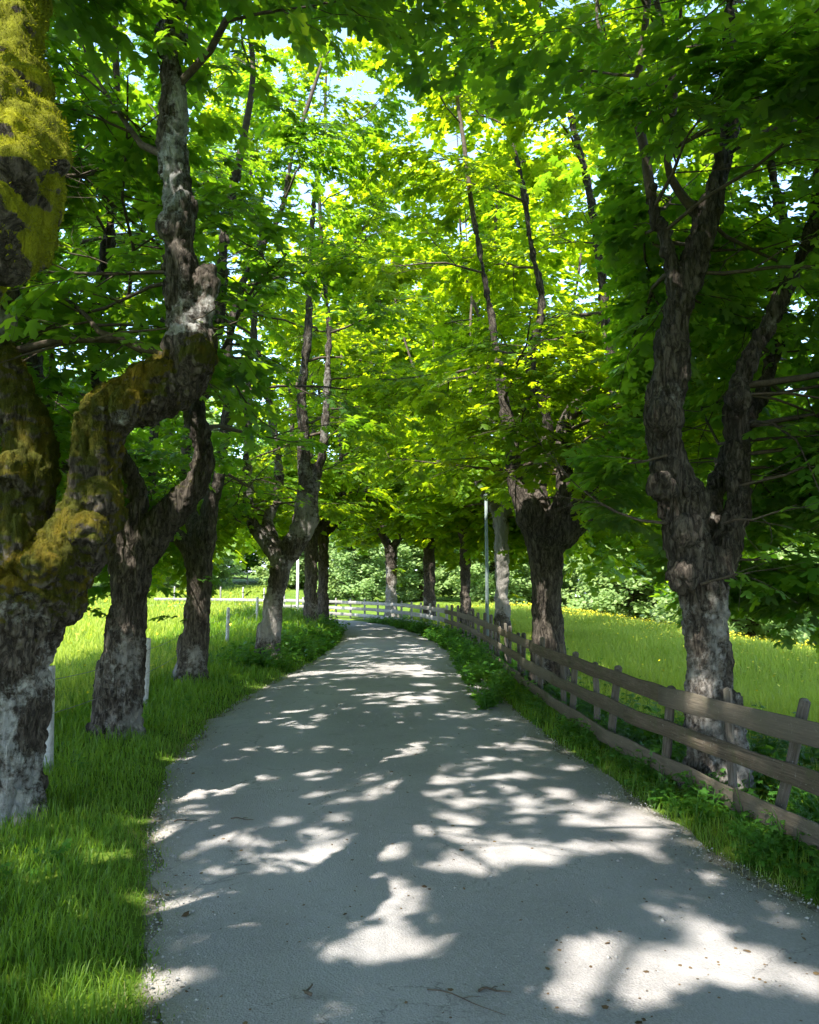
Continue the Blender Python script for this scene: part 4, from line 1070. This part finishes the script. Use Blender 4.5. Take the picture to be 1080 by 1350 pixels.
for i in range(640):    # fence foot, right
    y = 3.2*math.exp(rw.random()*2.2); d_ = rw.uniform(.12, 1.3) if rw.random() < .8 else rw.uniform(1.3, 2.4)
    if mn.noise(Vector((y*.8, d_, 3))) < -.18 and d_ < .5: continue
    h = .10+.14*min(1, d_)+rw.uniform(0, .08); pts.append((rx(y)+d_, y, h, .032+.025*rw.random()+.0013*y, 6))
for i in range(150):    # rank growth against the fence farther along
    y = rw.uniform(11, 36); h = rw.uniform(.25, .5)
    p = fpos(s_at_y(y)); o_ = rw.uniform(.1, .8)
    pts.append((p.x-o_, y, h*(1-.4*o_), .055+.0016*y, 9))
for i in range(60):     # dock and nettles behind the near rails
    y = rw.uniform(3.6, 9); pts.append((rx(y)+rw.uniform(1.0, 2.4), y, rw.uniform(.3, .5), .085, 8))
weeds('weeds', pts, M['weed'], 'broad leaved weeds and nettles along the foot of the plank fence')
pts = []
for i in range(170):
    y = rw.uniform(16, 34); d_ = rw.uniform(.1, 1.8); x = (lx(y) if y < 30 else lx(30)-.2*(y-30))-d_; pts.append((x, y, rw.uniform(.2, .45), .08+.0015*y, 6))
for i in range(70):
    y = rw.uniform(4, 15); pts.append((lx(y)-rw.uniform(.6, 2.6), y, rw.uniform(.06, .16), .045, 4))
weeds('weeds', pts, M['weed'], 'leafy weeds in the tall verge on the left of the lane')

# buttercups in the right meadow, white umbels on the left
def flowers(name, x, y, h, s, mt, label):
    n = len(x); z = terr(x, y); c = np.stack([x, y, z+h], 1); ang = np.arange(5)*2*np.pi/5
    V = [c[:, None, :]]
    tl = rng.normal(0, .35, (n, 2))
    ring = np.stack([np.cos(ang), np.sin(ang)], 1)
    P = np.zeros((n, 5, 3)); P[:, :, :2] = ring[None]*s[:, None, None]; P[:, :, 2] = .25*s[:, None]+(ring[None]*tl[:, None, :]).sum(2)*s[:, None]
    V = np.concatenate([c[:, None, :], c[:, None, :]+P], 1).reshape(-1, 3)
    F = (np.array([(0, 1+i, 1+(i+1) % 5) for i in range(5)])[None]+(np.arange(n)*6)[:, None, None]).reshape(-1, 3)
    tag(link(name, new_mesh(name, V, F), mt), label, None, kind='stuff')
X, Yv = sample(26000, 11, 55, 2.6, 14, .4)
k = (rng.random(len(X)) < np.clip(.15+sm(5.2, 8.0, X)*.9, 0, 1)) & (X < 11.5); X = X[k]; Yv = Yv[k]
flowers('buttercups', X, Yv, .34+rng.normal(0, .05, len(X)), .010+.0006*Yv*rng.uniform(.6, 1.3, len(X)), M['flower'], 'yellow buttercups thick along the far edge of the right meadow')
X, Yv = sample(3500, 8, 55, -30, -4, .9)
flowers('buttercups', X, Yv, .30+rng.normal(0, .05, len(X)), .010+.0007*Yv*rng.uniform(.6, 1.3, len(X)), M['flower'], 'scattered yellow buttercups in the sunny left field')

# loose grit on the lane
n = 9000; yy = 2.4*np.exp(rng.random(n)*2.0); t = rng.random(n); e = rng.random(n) < .6
l = np.interp(yy, [a for a, b in LEFT], [b for a, b in LEFT]); r_ = np.interp(yy, [a for a, b in RIGHT], [b for a, b in RIGHT])
off = np.abs(rng.normal(0, .16, n)); xx = np.where(e, np.where(rng.random(n) < .5, l+off-.08, r_-off+.08), l+(r_-l)*t)
tt = np.clip((xx-l)/(r_-l), 0, 1); zz = .004+.035*(1-(2*tt-1)**2)
s = .0028*np.exp(rng.normal(0, .45, n))*(1+.06*yy); c = np.stack([xx, yy, zz+s*.3], 1)
O = np.array([(1, 0, 0), (0, 1, 0), (-1, 0, 0), (0, -1, 0), (0, 0, .8), (0, 0, -.8)], float)
V = (c[:, None, :]+O[None]*s[:, None, None]*rng.uniform(.6, 1.4, (n, 6, 1))).reshape(-1, 3)
F = (np.array([(0, 1, 4), (1, 2, 4), (2, 3, 4), (3, 0, 4), (1, 0, 5), (2, 1, 5), (3, 2, 5), (0, 3, 5)])[None]+(np.arange(n)*6)[:, None, None]).reshape(-1, 3)
tag(link('gravel', new_mesh('gravel', V, F), M['stone']), 'loose gravel and grit scattered on the lane and its edges', None, kind='stuff')

# leaf litter: dry bud scales, seeds and bits of leaf
n = 1900; yy = 2.3*np.exp(rng.random(n)*2.1); l = np.interp(yy, [a for a, b in LEFT], [b for a, b in LEFT]); r_ = np.interp(yy, [a for a, b in RIGHT], [b for a, b in RIGHT]); t = rng.beta(.7, .7, n)
xx = l+(r_-l)*t; k = nz(xx, yy, .9, 6) > -.15; xx, yy, t = xx[k], yy[k], t[k]; n = len(xx)
PL = np.stack([xx, yy, .010+.035*(1-(2*t-1)**2)], 1); DL = rng.normal(0, 1, (n, 3)); DL[:, 2] *= .12; NL = rng.normal(0, .25, (n, 3)); NL[:, 2] = 1
tag(link('leaf_litter', leaf_mesh('leaf_litter', PL, DL, NL, .010*np.exp(rng.normal(0, .55, n)), False), M['litter']), 'brown bud scales and bits of dead leaf strewn on the lane', None, kind='stuff')

# fallen twigs
def twig(px, py, L, ang, label, r=.006, side=True):
    g = W(px, py, 1); Yg = 1.66/(1.7-g.z); x = g.x*Yg
    e = empty('fallen_twig', (x, Yg, .038)); tag(e, label, 'twig', 'twigs fallen on the lane')
    T = Tubes(); d = Vector((math.cos(ang), math.sin(ang), 0)); s_ = Vector((-d.y, d.x, 0)); P = [d*L*(f-.5)+s_*.02*math.sin(f*5)+Vector((0, 0, .008+.004*math.sin(f*9))) for f in [i/7 for i in range(8)]]
    T.add(P, [r*(1-.6*i/7) for i in range(8)], 6); link('stem', T.mesh('stem'), M['twig'], e)
    if side:
        T = Tubes(); q = P[3]; T.add([q, q+(d*.6+s_*.6)*L*.14+Vector((0, 0, .004)), q+(d+s_*.7)*L*.22], [r*.6, r*.4, r*.2], 5); link('side_twig', T.mesh('side_twig'), M['twig'], e)
twig(408, 1307, .085, 1.9, 'short thick dark twig lying on the lane at the bottom left of centre', .008)
twig(652, 1308, .13, .05, 'thin twig lying crosswise on the lane near the bottom centre')
twig(615, 1322, .36, -.55, 'long very thin twig lying aslant on the lane at the bottom centre', .0035)
twig(245, 1083, .16, .2, 'dark twig at the left edge of the lane beside the grass')
twig(320, 1081, .17, -.1, 'dark twig lying on the left half of the lane farther up', .006)

# ------------------------------------------------------------------ light, sky, camera
ld = bpy.data.lights.new('sun', 'SUN'); ld.energy = 3.1; ld.angle = R(.55); ld.color = (1, .955, .88)
lo = bpy.data.objects.new('sun', ld); COL.objects.link(lo); lo.rotation_euler = sv.to_track_quat('Z', 'Y').to_euler()
w = bpy.data.worlds.new('World'); S.world = w; w.use_nodes = True; nt = w.node_tree
bg = nt.nodes['Background']; sk = nt.nodes.new('ShaderNodeTexSky'); sk.sky_type = 'NISHITA'; sk.sun_disc = False
sk.sun_elevation = EL; sk.sun_rotation = math.atan2(sv.x, sv.y); sk.altitude = 600; sk.air_density = 1; sk.dust_density = .8; sk.ozone_density = 1
nt.links.new(sk.outputs[0], bg.inputs['Color']); bg.inputs['Strength'].default_value = .15

cd = bpy.data.cameras.new('camera'); cam = bpy.data.objects.new('camera', cd); COL.objects.link(cam)
cd.sensor_fit = 'HORIZONTAL'; cd.sensor_width = 36; cd.lens = 36; cd.clip_end = 3000; cd.clip_start = .05
cam.location = (0, 0, CAMZ); cam.rotation_euler = (math.pi/2+PITCH, 0, 0); S.camera = cam
S.view_settings.view_transform = 'Standard'; S.view_settings.look = 'None'; S.view_settings.exposure = 2.5; S.view_settings.gamma = 1
S.cycles.max_bounces = 8; S.cycles.diffuse_bounces = 4; S.cycles.glossy_bounces = 2; S.cycles.transmission_bounces = 6; S.cycles.transparent_max_bounces = 4
S.cycles.use_denoising = True; S.cycles.sample_clamp_indirect = 6
S.cycles.caustics_reflective = False; S.cycles.caustics_refractive = False
